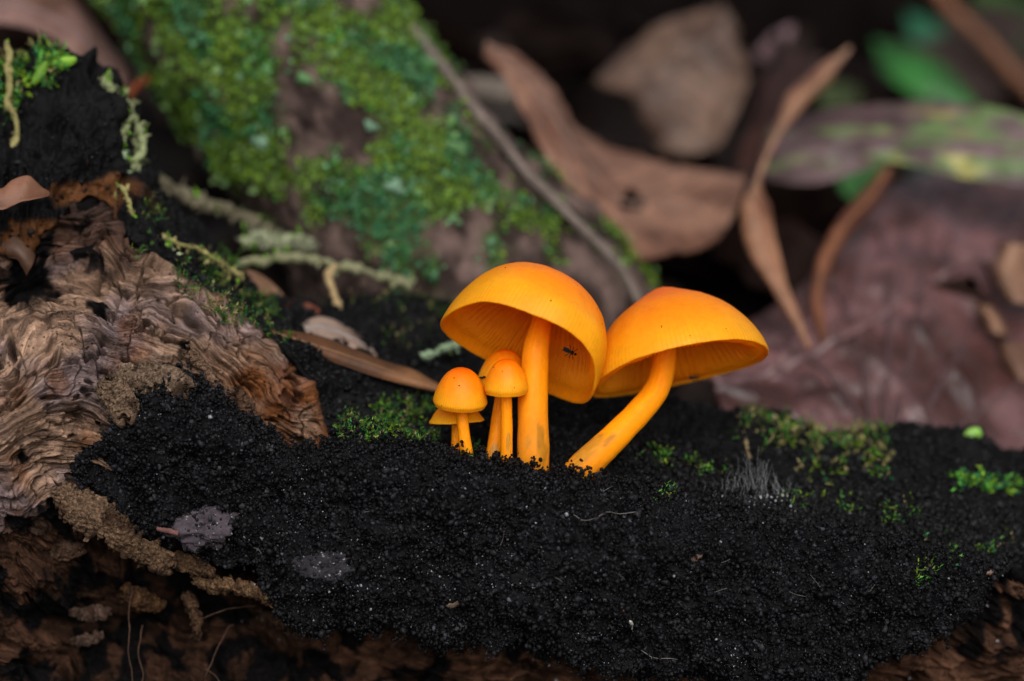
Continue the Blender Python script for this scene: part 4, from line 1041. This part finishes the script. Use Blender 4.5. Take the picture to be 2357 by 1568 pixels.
strand("thin tan root bending down behind the pale grey leaf", [(770, 612, 31), (760, 632, 30), (764, 665, 29), (783, 710, 28), (797, 752, 27)], 0.62, lin(160, 138, 100), 10, 0)
strand("short mint green lichen stub beside the tallest mushroom's cap", [(972, 822, 24), (1000, 812, 23.5), (1030, 800, 23), (1056, 790, 23)], 0.62, lin(140, 162, 130), 11, 20)
strand("straw coloured stem standing in the moss beyond the curved mushroom", [(1712, 965, 22), (1716, 1000, 20), (1722, 1040, 18), (1728, 1062, 17)], 0.42, lin(128, 112, 80), 12, 10)

# ------------------------------------------------------------------ moss on the log
def moss_patch(label, regions, n, size=(0.5, 1.1), bright=1.0, pale=0.1, sprigs=0):
    Ps, Ns = [], []
    tot = sum(r[4] for r in regions)
    for (cx, cy, rx, ry, wgt) in regions:
        k = int(n * wgt / tot)
        for _ in range(k):
            r = math.sqrt(random.random()); a = random.random() * 6.283
            x, y = cx + rx * r * math.cos(a), cy + ry * r * math.sin(a)
            if perlin(np.array([[x / 32, y / 22, cx * 0.01]]))[0] < -0.12: continue
            p_, n_ = hit(x, y)
            if n_ is None or np.abs(n_ + AX).sum() < 1e-9: continue
            Ps.append(p_ + rng.normal(0, 0.15, 3)); Ns.append(n_)
    Ps, Ns = np.array(Ps), np.array(Ns)
    Ns = Ns + np.array([0, 0, 0.7]); Ns /= np.linalg.norm(Ns, axis=1)[:, None]
    parts = []
    # each sprig: a short leaning shoot carrying several leaflets
    h = rng.uniform(0.2, 1.3, len(Ps))[:, None]
    dirs = Ns + rng.normal(0, 0.55, Ns.shape); dirs /= np.linalg.norm(dirs, axis=1)[:, None]
    base_c = greens(len(Ps), [0.40, 0.28, 0.07, 0.15, 0.10, 0.0], bright)
    pl = rng.random(len(Ps)) < pale
    base_c = np.where(pl[:, None], lin(150, 140, 92)[None] * np.exp(rng.normal(0, .2, (len(Ps), 1))), base_c)
    for j in range(5):
        f = j / 4
        pos = Ps + dirs * h * f * 1.2
        parts.append(leaflets(pos, dirs, rng.uniform(*size, len(Ps)) * 0.7, base_c * (0.7 + 0.4 * f), up=0.75, lift=0.1, aspect=0.34))
    V, q, t, c = join(parts)
    o = put("moss", V, M_MOSS, tris=t, col=c)
    tag(o, label, "moss", None, "stuff")
    return o
moss_patch("bright green moss tuft behind the small mushrooms", [(850, 985, 90, 32, 5), (930, 950, 80, 34, 4), (980, 1010, 40, 14, 1), (1120, 1040, 60, 12, .6)], 900, (0.4, 0.9), 0.8, 0.08)
moss_patch("straggling moss along the back ridge beyond the curved mushroom", [(1760, 985, 70, 40, 3), (1880, 1000, 90, 38, 4), (1990, 1010, 60, 40, 3), (2020, 1060, 30, 50, 1), (1900, 1075, 60, 40, 1)], 650, (0.5, 1.2), 0.8, 0.35)
moss_patch("scattered green moss specks over the charred log behind the mould", [(1560, 1060, 40, 14, 1), (1500, 1050, 30, 24, 1), (1640, 1085, 40, 10, .6), (1530, 1135, 30, 18, .4), (1930, 1160, 60, 26, .7), (2070, 1180, 50, 24, .7), (2160, 1270, 60, 40, .5), (1830, 1150, 40, 20, .4), (2290, 1260, 40, 30, .5), (2130, 1330, 40, 20, .4)], 330, (0.4, 0.9), 1.1, 0.05)
moss_patch("fine green moss creeping down the black slope under the yellow lichen strand", [(470, 640, 70, 60, 3), (560, 710, 80, 40, 4), (520, 600, 60, 40, 1.5), (640, 760, 50, 30, 1.2), (350, 495, 26, 30, .5), (330, 560, 24, 40, .4)], 750, (0.4, 0.95), 0.6, 0.12)
moss_patch("yellow green moss cushion on the crown of the charred knob", [(70, 165, 90, 40, 3), (20, 200, 50, 60, 2), (110, 130, 30, 30, 1)], 420, (0.6, 1.6), 1.1, 0.1)
moss_patch("dusky moss and lichen in the hollow behind the slender tan leaf", [(960, 720, 70, 40, 2), (880, 690, 80, 30, 2), (930, 780, 60, 30, 1.5), (1010, 690, 40, 30, 1)], 150, (0.4, 0.9), 0.45, 0.3)
moss_patch("vivid green moss sprig on the charred log near the bright leaflet", [(2245, 1112, 40, 16, 2), (2300, 1122, 50, 14, 2), (2210, 1096, 14, 10, 1)], 130, (0.7, 1.5), 1.5, 0.0)

def leaflet(label, cx, cy, w, L, W, rot, col):
    a = math.radians(rot); dx, dy = math.cos(a), math.sin(a)
    A, M, B = [], [], []
    for t in np.linspace(0, 1, 9):
        x, y = cx + (t - 0.5) * L * dx, cy + (t - 0.5) * L * dy
        h = W * math.sin(math.pi * (0.06 + 0.88 * t)) ** 0.7
        A.append((x + h * dy, y - h * dx, w + 0.3)); M.append((x, y, w)); B.append((x - h * dy, y + h * dx, w + 0.3))
    leaf("green_leaflet", label, "leaf", A, M, B, col, col * 0.85, n=24, m=10, material=M_GLEAF, wrinkle=0.06, thick=0.2, ribr=0.1)
leaflet("tiny bright green oval leaflet on the back ridge of the log", 2238, 1002, 27, 44, 16, -30, lin(150, 205, 84))
leaflet("bright lime leaflet lying on top of the charred knob", 148, 142, 17.5, 56, 11, -12, lin(150, 205, 60))
leaflet("lime leaflet curving down the shoulder of the charred knob", 92, 168, 16.5, 60, 10, -58, lin(120, 170, 50))

# ------------------------------------------------------------------ wood flakes on the log (parts of it)
def flake(name, cx, cy, w, L, W, rot, col, seed, thick=1.1, por=0.5, bend=0.6):
    n, m = 90, 46
    t = np.linspace(-1, 1, n)[:, None]; c = np.linspace(-1, 1, m)[None]
    env = np.sqrt(np.clip(1 - np.abs(t) ** 3, 0, 1)) * (0.8 + 0.25 * fbm(np.stack([t[:, 0] * 3, 0 * t[:, 0], 0 * t[:, 0] + seed], -1), 1, 3)[:, None])
    a = math.radians(rot)
    rag = 1 + np.abs(c) ** 2 * 0.55 * fbm(np.stack([t * L / 16 + 0 * c, np.sign(c) * 3 + 0 * t, 0 * t + 0 * c + seed * 2], -1), 1.0, 3, 0.65)
    lx = t * L * (1 + 0.10 * fbm(np.stack([0 * t + c * 4, 0 * t + 0 * c, np.sign(t) * 2 + seed + 0 * c], -1), 1.0, 2)); ly = c * W * env * rag + 0.10 * L * np.sin(t * 2.2 + seed)
    x, y = cx + lx * math.cos(a) - ly * math.sin(a), cy + lx * math.sin(a) + ly * math.cos(a)
    G = P(x, y, w + bend * (c ** 2) * 2 + 0 * t + 1.0 * t * math.sin(seed))
    N = face_cam(grid_normals(G), G)
    wv_ = 9 * fbm(np.stack([lx, ly, 0 * lx + seed], -1), 34, 2)
    gr = fbm(np.stack([lx / 34, (ly + wv_) / 5.5, 0 * lx + seed], -1), 1.0, 3, 0.6)
    po = fbm(np.stack([lx / 9, ly / 9, 0 * lx + seed], -1), 1.0, 2)
    d = 0.20 * gr - 0.5 * por * sstep(0.05, 0.4, po) + 0.55 * fbm(G, 3.5, 2, off=seed)
    top = G + N * (thick / 2 * (1 - np.abs(c) ** 6) + d)[..., None]
    bot = G - N * (thick / 2 * (1 - np.abs(c) ** 6))[..., None]
    nb = n * m; idx = np.arange(nb).reshape(n, m); q = grid_quads(n, m)
    e = [np.stack([l[:-1], l[1:], l[1:] + nb, l[:-1] + nb], 1) for l in (idx[0], idx[-1], idx[:, 0], idx[:, -1])]
    col = np.asarray(col) * 0.55 + 0.16 * np.mean(col)
    cv = np.asarray(col) * (0.85 + 0.5 * gr[..., None] + 0.25 * fbm(G, 4, 2, off=seed)[..., None])
    dk = sstep(0.35, 0.6, fbm(G, 2.2, 2, off=seed + 6))[..., None]
    cv = cv * (1 - dk * 0.7) + lin(60, 40, 30) * dk * 0.7
    o = put(name, np.vstack([top.reshape(-1, 3), bot.reshape(-1, 3)]), M_WOOD, log, quads=np.vstack([q, q[:, ::-1] + nb] + e), col=np.clip(np.vstack([cv.reshape(-1, 3)] * 2), 0.004, 1))
    zadd(top, N)
    return o
TAN = lin(168, 128, 92)
flake("wood_flake", 205, 1178, -0.5, 88, 54, 22, TAN, 1, por=0.55)
flake("wood_flake", 312, 1250, 0.5, 92, 42, 40, lin(150, 112, 76), 2, por=0.5)
flake("wood_flake", 445, 1302, 3.0, 52, 24, 30, lin(136, 98, 62), 3)
flake("wood_flake", 545, 1358, 3.5, 98, 22, 18, lin(158, 116, 72), 4, bend=0.9)
flake("wood_flake", 445, 1420, 7, 55, 11, 75, lin(120, 84, 54), 5)
flake("wood_flake", 120, 1270, 6, 70, 22, -12, lin(130, 92, 66), 6)
flake("wood_flake", 330, 1380, 9, 50, 24, 12, lin(134, 90, 46), 7)
flake("wood_flake", 205, 1410, 10, 44, 13, 0, lin(136, 102, 82), 8)
flake("wood_flake", 205, 1470, 10, 34, 15, -8, lin(128, 96, 78), 9)
flake("wood_flake", 270, 920, -1.5, 44, 40, 70, lin(176, 138, 104), 10, por=0.8, thick=2.2)
flake("wood_flake", 350, 880, -0.5, 80, 40, 8, lin(178, 142, 110), 11, por=0.8, thick=2.2)
flake("wood_flake", 650, 1440, 10, 60, 16, 20, lin(100, 68, 46), 12)
flake("wood_flake", 480, 860, 3, 70, 18, 42, lin(170, 128, 96), 13)
flake("wood_flake", 585, 960, 5, 80, 18, 55, lin(150, 106, 74), 14)

# rootlets in the shadowed hollow under the crust
for i, pts in enumerate([[(330, 1440, 9), (318, 1500, 8), (325, 1560, 8), (318, 1620, 8)], [(470, 1560, 8), (500, 1500, 8), (525, 1450, 9), (540, 1440, 10)], [(430, 1470, 9), (470, 1425, 8), (520, 1400, 8), (590, 1395, 10)], [(300, 1350, 8), (296, 1450, 7), (305, 1580, 7)], [(470, 1540, 7), (500, 1560, 7), (520, 1600, 7)]]):
    stick("rootlet", "thin brown rootlet in the dark hollow beneath the crust", "root", pts, 0.09, lin(64, 46, 36), seed=40 + i, n=40, ns=8, group="rootlets under the crust")

# ------------------------------------------------------------------ grit, grains, fibres and scraps on the crust
def clod(label, cx, cy, rx, ry, col, seed, dep=3.0, press=0.5):
    p0, n0 = hit(cx, cy)
    nt_, npn = 60, 90
    th = np.linspace(0, np.pi, nt_)[:, None]; ph = np.linspace(0, 2 * np.pi, npn, endpoint=False)[None]
    d = np.stack([np.sin(th) * np.cos(ph), np.cos(th) + 0 * ph, np.sin(th) * np.sin(ph)], -1)
    v = d[..., :1] * RT * rx * PXS + d[..., 1:2] * UP * ry * PXS + d[..., 2:] * AX * dep
    V = p0 - AX * dep * press * 0.5 + v * (1 + 0.42 * fbm(d, 0.9, 3, off=seed) + 0.13 * fbm(d, 0.25, 2, 0.6, off=seed))[..., None]
    root = thing("soil_clod", label, "soil", p0)
    put("lump", V.reshape(-1, 3), M_CLOD, root, quads=grid_quads(nt_, npn, wrap=True), col=np.asarray(col) * (1 + 0.4 * fbm(V, 1.0, 3, off=seed)[..., None].reshape(-1, 1)))
    i = rng.integers(4, nt_ - 4, 260); j = rng.integers(0, npn, 260)
    sv, q, t, c = lumps(V[i, j], rng.uniform(0.08, 0.28, 260), 0.5, 0.4, lin(30, 29, 32)[None] * np.exp(rng.normal(0, 0.6, (260, 1))))
    o = put("crumbs", sv, M_CRUMB, root, tris=t, col=c, smooth=False); o["kind"] = "stuff"
    i = rng.integers(8, nt_ - 8, 150); j = rng.integers(0, npn, 150)
    R = rng.uniform(0.05, 0.16, 150)
    sv, q, t, c = lumps(V[i, j], R, 0.3, 0.3)
    o = put("grit", sv, M_GRAIN, root, tris=t); o["kind"] = "stuff"
    return root
clod("purple grey gritty soil clod stuck on the lower edge of the crust", 462, 1212, 72, 50, lin(70, 62, 68), 1, 2.4)
clod("smaller dark grey soil clod pressed flat into the crust", 742, 1302, 62, 34, lin(40, 38, 43), 2, 1.8, 0.3)
stick("twig", "short reddish twig end sticking out of the purple grey clod", "twig", [(362, 1218, -3), (385, 1222, -3.2), (410, 1228, -3.0)], 0.32, lin(110, 76, 72), seed=60, n=20, ns=8)

# sand grains: the largest as single things, the rest as a scatter
gm = []
for k in range(5):
    v, q, t, c = lumps(np.zeros((1, 3)), np.ones(1), 0.22, 0.3)
    me = mesh_np("sand_grain", v, None, t); me.materials.append(M_GRAIN); gm.append(me)
spots = [(480, 958, 9), (1303, 1180, 11), (1258, 1120, 9), (828, 1195, 7), (868, 1010, 6), (1500, 1385, 6), (1225, 1350, 6), (1508, 1392, 5), (1524, 1418, 6), (1555, 1413, 5), (1648, 1472, 6), (1652, 1490, 5), (1690, 1490, 5), (1268, 1530, 7), (1275, 1560, 8), (1090, 1465, 7), (2290, 1475, 8), (2090, 1560, 6), (2180, 1330, 6),
         (2270, 1390, 7), (600, 1235, 8), (620, 1250, 8), (590, 1262, 7), (1010, 1325, 6), (830, 1345, 8), (850, 1400, 7)]
for _ in range(45):
    spots.append((random.uniform(420, 2200), random.uniform(1120, 1520), random.choice([3.2, 3.6, 4, 4.5, 5, 5.5])))
gi = 0
for (x, y, r) in spots:
    p0, n0 = hit(x, y)
    ob = bpy.data.objects.new("sand_grain", gm[gi % 5]); gi += 1
    ob.location = Vector((p0 + n0 * r * PXS * 0.35) * MM); s_ = r * PXS * 0.62
    ob.scale = (s_ * random.uniform(.8, 1.2), s_ * random.uniform(.8, 1.2), s_); ob.rotation_euler = (random.random() * 6, random.random() * 6, random.random() * 6)
    COL.link(ob)
    tag(ob, "pale quartz sand grain stuck in the black crust", "sand grain", "sand grains on the crust")
sw = sstep(-0.15, 0.6, fbm(gA[60:300], 11, 3, off=91)) + 0.06
p, n = sample_grid(gA[60:300], nA[60:300], 1300, sw)
R = np.exp(rng.normal(math.log(0.047), 0.45, len(p))).clip(0.025, 0.12)
V, q, t, c = lumps(p + n * (0.12 + R * 0.6)[:, None], R, 0.25, 0.3)
o = put("sand", V, M_GRAIN, tris=t); tag(o, "fine pale sand dusted over the black crust", "sand", None, "stuff")

def fibre(label, pts, r, m=None, grp=None, name="fibre", cat="fibre"):
    pp = []
    for (x, y) in pts:
        a, b = hit(x, y); pp.append(a + b * 0.45)
    pp = np.array(pp)
    if grp: lead = np.linspace(0, 1, len(pp))[:, None]; pp = 0.25 * pp + 0.75 * (pp[0] * (1 - lead) + pp[-1] * lead) - AX * 0.25
    path = spline(pp, 24)
    V, q, t = tube(path, np.full(24, r), 6)
    o = put(name, V, m or M_FIBRE, quads=q, tris=t); tag(o, label, cat, grp)
fibre("long curved pale hair lying on the crust below the mushrooms", [(1322, 1186), (1345, 1196), (1365, 1196), (1390, 1180), (1425, 1178), (1470, 1182)], 0.045)
fibre("curled pale root hair near the ragged lip of the crust", [(1460, 1480), (1480, 1500), (1500, 1515), (1545, 1515), (1590, 1528)], 0.045)
fibre("pale bent straw beside the purple grey clod", [(562, 1238), (575, 1250), (590, 1262), (600, 1276)], 0.10)
for i in range(13):
    x, y = random.uniform(450, 2150), random.uniform(1120, 1500); a = random.uniform(-1.4, 1.4); L = random.uniform(14, 38)
    fibre("fine pale fibre shed over the black crust", [(x, y), (x + L * .5 * math.cos(a) + random.uniform(-4, 4), y + L * .5 * math.sin(a)), (x + L * math.cos(a), y + L * math.sin(a))], 0.022, None, "loose fibres on the crust")
for (lab, x, y, L, rot, col) in [("reddish brown wood scrap lying on the middle of the crust", 1506, 1384, 17, -25, lin(130, 96, 84)), ("tan wood scrap on the crust above its lip", 1042, 1386, 22, 5, lin(126, 106, 92)), ("brown wood scrap on the crust beneath the white mould", 1604, 1285, 14, -20, lin(112, 88, 76)),
                                 ("orange brown chip near the bottom lip of the crust", 1208, 1475, 10, 40, lin(150, 96, 60)), ("buff chip on the crust below the smallest moss specks", 2270, 1312, 13, -10, lin(170, 140, 124))]:
    p0, n0 = hit(x, y); a = math.radians(rot); d0 = math.cos(a) * RT - math.sin(a) * UP
    path = p0 + n0 * 0.4 + np.linspace(-1, 1, 14)[:, None] * d0 * L * PXS
    V, q, t = tube(path, 0.28 * L / 15 * np.sin(np.linspace(0.35, 2.8, 14)) + 0.06, 8, True, 1.3, int(x))
    V = p0 + (V - p0) - np.outer((V - path[7]) @ n0, n0) * 0.55
    o = put("wood_scrap", V, M_STRAND, quads=q, tris=t, col=col * 0.6, smooth=False); tag(o, lab, "wood")
p0, n0 = hit(1435, 1400)
for lab, pts, r, col in [("thin brown stalk lying on the crust", [(1428, 1388), (1436, 1402), (1442, 1412)], 0.13, lin(110, 84, 66)), ("white papery husk at the end of the brown stalk", [(1446, 1420), (1450, 1428), (1454, 1440)], 0.22, lin(190, 186, 180))]:
    pp = [hit(*q_)[0] + n0 * 0.5 for q_ in pts]
    V, q, t = tube(spline(np.array(pp), 16), np.full(16, r) * np.sin(np.linspace(0.5, 2.7, 16)), 8, True, 0.3)
    o = put("husk" if "husk" in lab else "stalk", V, M_STRAND, quads=q, tris=t, col=col); tag(o, lab, "debris")

# white mould: fine upright threads over a pale granular patch
p0, n0 = hit(1750, 1140)
mould = thing("white_mould", "wispy white mould threads rising from a pale granular patch on the log", "mould", p0)
parts = []
for i in range(64):
    x = random.gauss(1742, 50); y = random.uniform(1118, 1150)
    a, b = hit(x, y)
    L = random.uniform(1.2, 4.6) * math.exp(-((x - 1735) / 60) ** 2) + 0.8
    d = np.array([random.gauss(0.02, 0.22), random.gauss(0, 0.2), 1.0])
    path = a + np.linspace(0, 1, 12)[:, None] * d * L + np.stack([0.22 * np.sin(np.linspace(0, 4, 12) + i * 1.7), 0 * np.arange(12), 0 * np.arange(12)], 1)
    parts.append(tube(path, np.linspace(0.015, 0.007, 12), 5))
V, q, t, c = join(parts)
o = put("threads", V, mat("mould_thread", tuple(lin(168, 172, 174)), rough=0.6, transl=0.2), mould, quads=q, tris=t); o["kind"] = "stuff"
C_ = []
for i in range(90):
    x, y = random.gauss(1758, 40), random.gauss(1148, 9); a, b = hit(x, y); C_.append(a + b * 0.15)
V, q, t, c = lumps(np.array(C_), np.exp(rng.normal(math.log(0.085), 0.5, 90)).clip(0.03, 0.22), 0.4, 0.4)
o = put("granules", V, mat("mould_granule", tuple(lin(150, 148, 154)), rough=0.6), mould, tris=t); o["kind"] = "stuff"

# ------------------------------------------------------------------ insects under the caps
def fly(label, cx, cy, w, size, rot):
    root = thing("fly", label, "insect", P(cx, cy, w))
    a = math.radians(rot); d = math.cos(a) * RT - math.sin(a) * UP; s_ = np.cross(AX, d)
    c0 = P(cx, cy, w)
    for nm, off, L, r in [("abdomen", -0.5, 0.75, 0.24), ("thorax", 0.12, 0.4, 0.22), ("head", 0.5, 0.26, 0.15)]:
        path = c0 + d * size * off + np.linspace(-0.5, 0.5, 10)[:, None] * d * L * size
        V, q, t = tube(path, r * size * np.sqrt(np.clip(1 - np.linspace(-0.98, 0.98, 10) ** 2, 0, 1)), 10)
        put(nm, V, M_BUG, root, quads=q, tris=t)
    for k in range(6):
        sd = 1 if k % 2 else -1
        b = c0 + d * size * (0.05 + 0.14 * (k // 2 - 1))
        path = spline(np.array([b, b + s_ * sd * size * 0.35 - AX * 0.1 * size + d * size * 0.15 * (k // 2 - 1), b + s_ * sd * size * 0.62 + d * size * 0.32 * (k // 2 - 1)]), 8)
        V, q, t = tube(path, np.full(8, 0.035 * size), 5); put("leg", V, M_BUG, root, quads=q, tris=t)
    for sd in (-1, 1):
        b = c0 + d * size * 0.1 - AX * 0.18 * size
        t5 = np.linspace(0, 1, 8)[:, None]; cr = b - d * size * t5 * 1.05 + s_ * sd * size * 0.16 * t5
        wv = np.sin(np.pi * (0.1 + 0.85 * t5)) * 0.16 * size * s_
        V = np.vstack([cr + wv, cr - wv]); i = np.arange(7)
        put("wing", V, M_BUG, root, quads=np.stack([i, i + 1, i + 9, i + 8], 1))
fly("tiny sharp black fly sitting on the gills of the tallest mushroom", *C1(978, 645), 1.0, 1.15, 25)
fly("tiny blurred dark fly on the gills of the curved mushroom", *C1(1730, 798), 12.0, 0.85, -5)
o = put("soot_crumb", *(lambda r: (r[0], M_CRUMB))(lumps(np.array([P(*C1(440, 802), 3.0), P(*C1(432, 798), 3.4), P(*C1(450, 796), 3.0)]), np.array([0.22, 0.2, 0.18]), 0.4)), tris=np.vstack([ICO_F + 12 * i for i in range(3)]), col=lin(30, 24, 24))
tag(o, "black crumb wedged between the caps of two small mushrooms", "debris")

# ------------------------------------------------------------------ branch added to darken the shaded background, and leaf litter
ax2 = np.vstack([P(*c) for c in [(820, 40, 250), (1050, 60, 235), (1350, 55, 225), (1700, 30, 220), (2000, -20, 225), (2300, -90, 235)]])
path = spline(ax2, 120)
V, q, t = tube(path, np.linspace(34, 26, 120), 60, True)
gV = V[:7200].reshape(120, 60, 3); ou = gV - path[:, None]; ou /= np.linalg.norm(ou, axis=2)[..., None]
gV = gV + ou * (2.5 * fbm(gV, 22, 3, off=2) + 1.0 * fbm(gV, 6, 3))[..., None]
cl_ = lin(15, 11, 10) * (1 + 0.5 * fbm(gV, 10, 3, off=5)[..., None])  # near-black colour stands in for the shade back here
o = put("added_shade_branch", np.vstack([gV.reshape(-1, 3), V[7200:]]), M_SHADE_BRANCH, quads=q, tris=t, col=np.vstack([cl_.reshape(-1, 3), cl_[0, :2]]))
tag(o, "thick near-black branch added to fill the shaded background behind the dead leaves", "branch")

def litter_leaf_mesh(k):
    n, m = 22, 11
    t = np.linspace(0, 1, n)[:, None]; c = np.linspace(-1, 1, m)[None]
    L = 34; Wd = [11, 9, 13, 7][k % 4]
    wv = Wd * np.sin(np.pi * np.clip(t, 0.015, 0.985)) ** 0.75 * (1 + 0.12 * np.sin(t * 23 + k))
    x = (t - 0.5) * L + 0 * c; y = c * wv
    z = 3.5 * np.cos((t - 0.5) * (2.2 + 0.4 * k)) + (2.0 + k) * (c ** 2) * (0.6 + 0.6 * t) + 1.2 * fbm(np.stack([x, y, 0 * x + k * 9], -1), 9, 2)
    V = np.stack([x, y, z], -1).reshape(-1, 3); V[:, 2] -= V[:, 2].min()
    Q = grid_quads(n, m); V2 = V - [0, 0, 0.25]
    nb = n * m; idx = np.arange(nb).reshape(n, m)
    e = [np.stack([l[:-1], l[1:], l[1:] + nb, l[:-1] + nb], 1) for l in (idx[0], idx[-1], idx[:, 0], idx[:, -1])]
    base = [lin(58, 42, 36), lin(42, 28, 24), lin(58, 48, 45), lin(30, 20, 18)][k % 4]
    col = base * (1 + 0.3 * fbm(V, 7, 3, off=k)[:, None])
    me = mesh_np("litter_leaf", np.vstack([V, V2]), np.vstack([Q, Q[:, ::-1] + nb] + e), None, np.vstack([col, col]))
    me.materials.append(M_LITTER)
    mid = V.reshape(n, m, 3)[:, m // 2] + [0, 0, 0.15]
    rv, rq, rt = tube(mid, np.linspace(0.5, 0.2, n), 6)
    mr = mesh_np("midrib", rv, rq, rt, base * 0.7); mr.materials.append(M_LITTER)
    return me, mr
LM = [litter_leaf_mesh(k) for k in range(8)]
LLAB = ["brown dead leaf lying in the litter on the bank behind the log", "dark brown dead leaf in the litter on the bank behind the log", "greyish broad dead leaf in the litter on the bank behind the log", "narrow blackish dead leaf in the litter on the bank behind the log"]
cnt = 0
for _ in range(900):
    if cnt >= 170: break
    x, y = random.uniform(-150, 210), random.uniform(48, 420)
    if y > 150 and random.random() < 0.45: continue
    px, py, w = to_px(np.array([[x, y, ground_z(np.array(x), np.array(y)) + 4]]))
    if not (-250 < px[0] < 2650 and -150 < py[0] < 1100): continue
    me, mr = LM[random.randrange(8)]
    ob = bpy.data.objects.new("litter_leaf", me); COL.link(ob)
    ob.location = Vector(np.array([x, y, float(ground_z(np.array(x), np.array(y))) + random.uniform(0, 3)]) * MM)
    s_ = random.uniform(0.6, 1.15); ob.scale = (s_, s_, s_)
    ob.rotation_euler = (random.gauss(0, 0.35), random.gauss(0, 0.35), random.random() * 6.283)
    if random.random() < 0.3: ob.rotation_euler = (math.pi + random.gauss(0, 0.3), random.gauss(0, 0.3), random.random() * 6.283); ob.location.z += 0.005
    tag(ob, LLAB[LM.index((me, mr)) % 4], "leaf", "leaf litter behind the log")
    c = bpy.data.objects.new("midrib", mr); COL.link(c); c.parent = ob
    cnt += 1
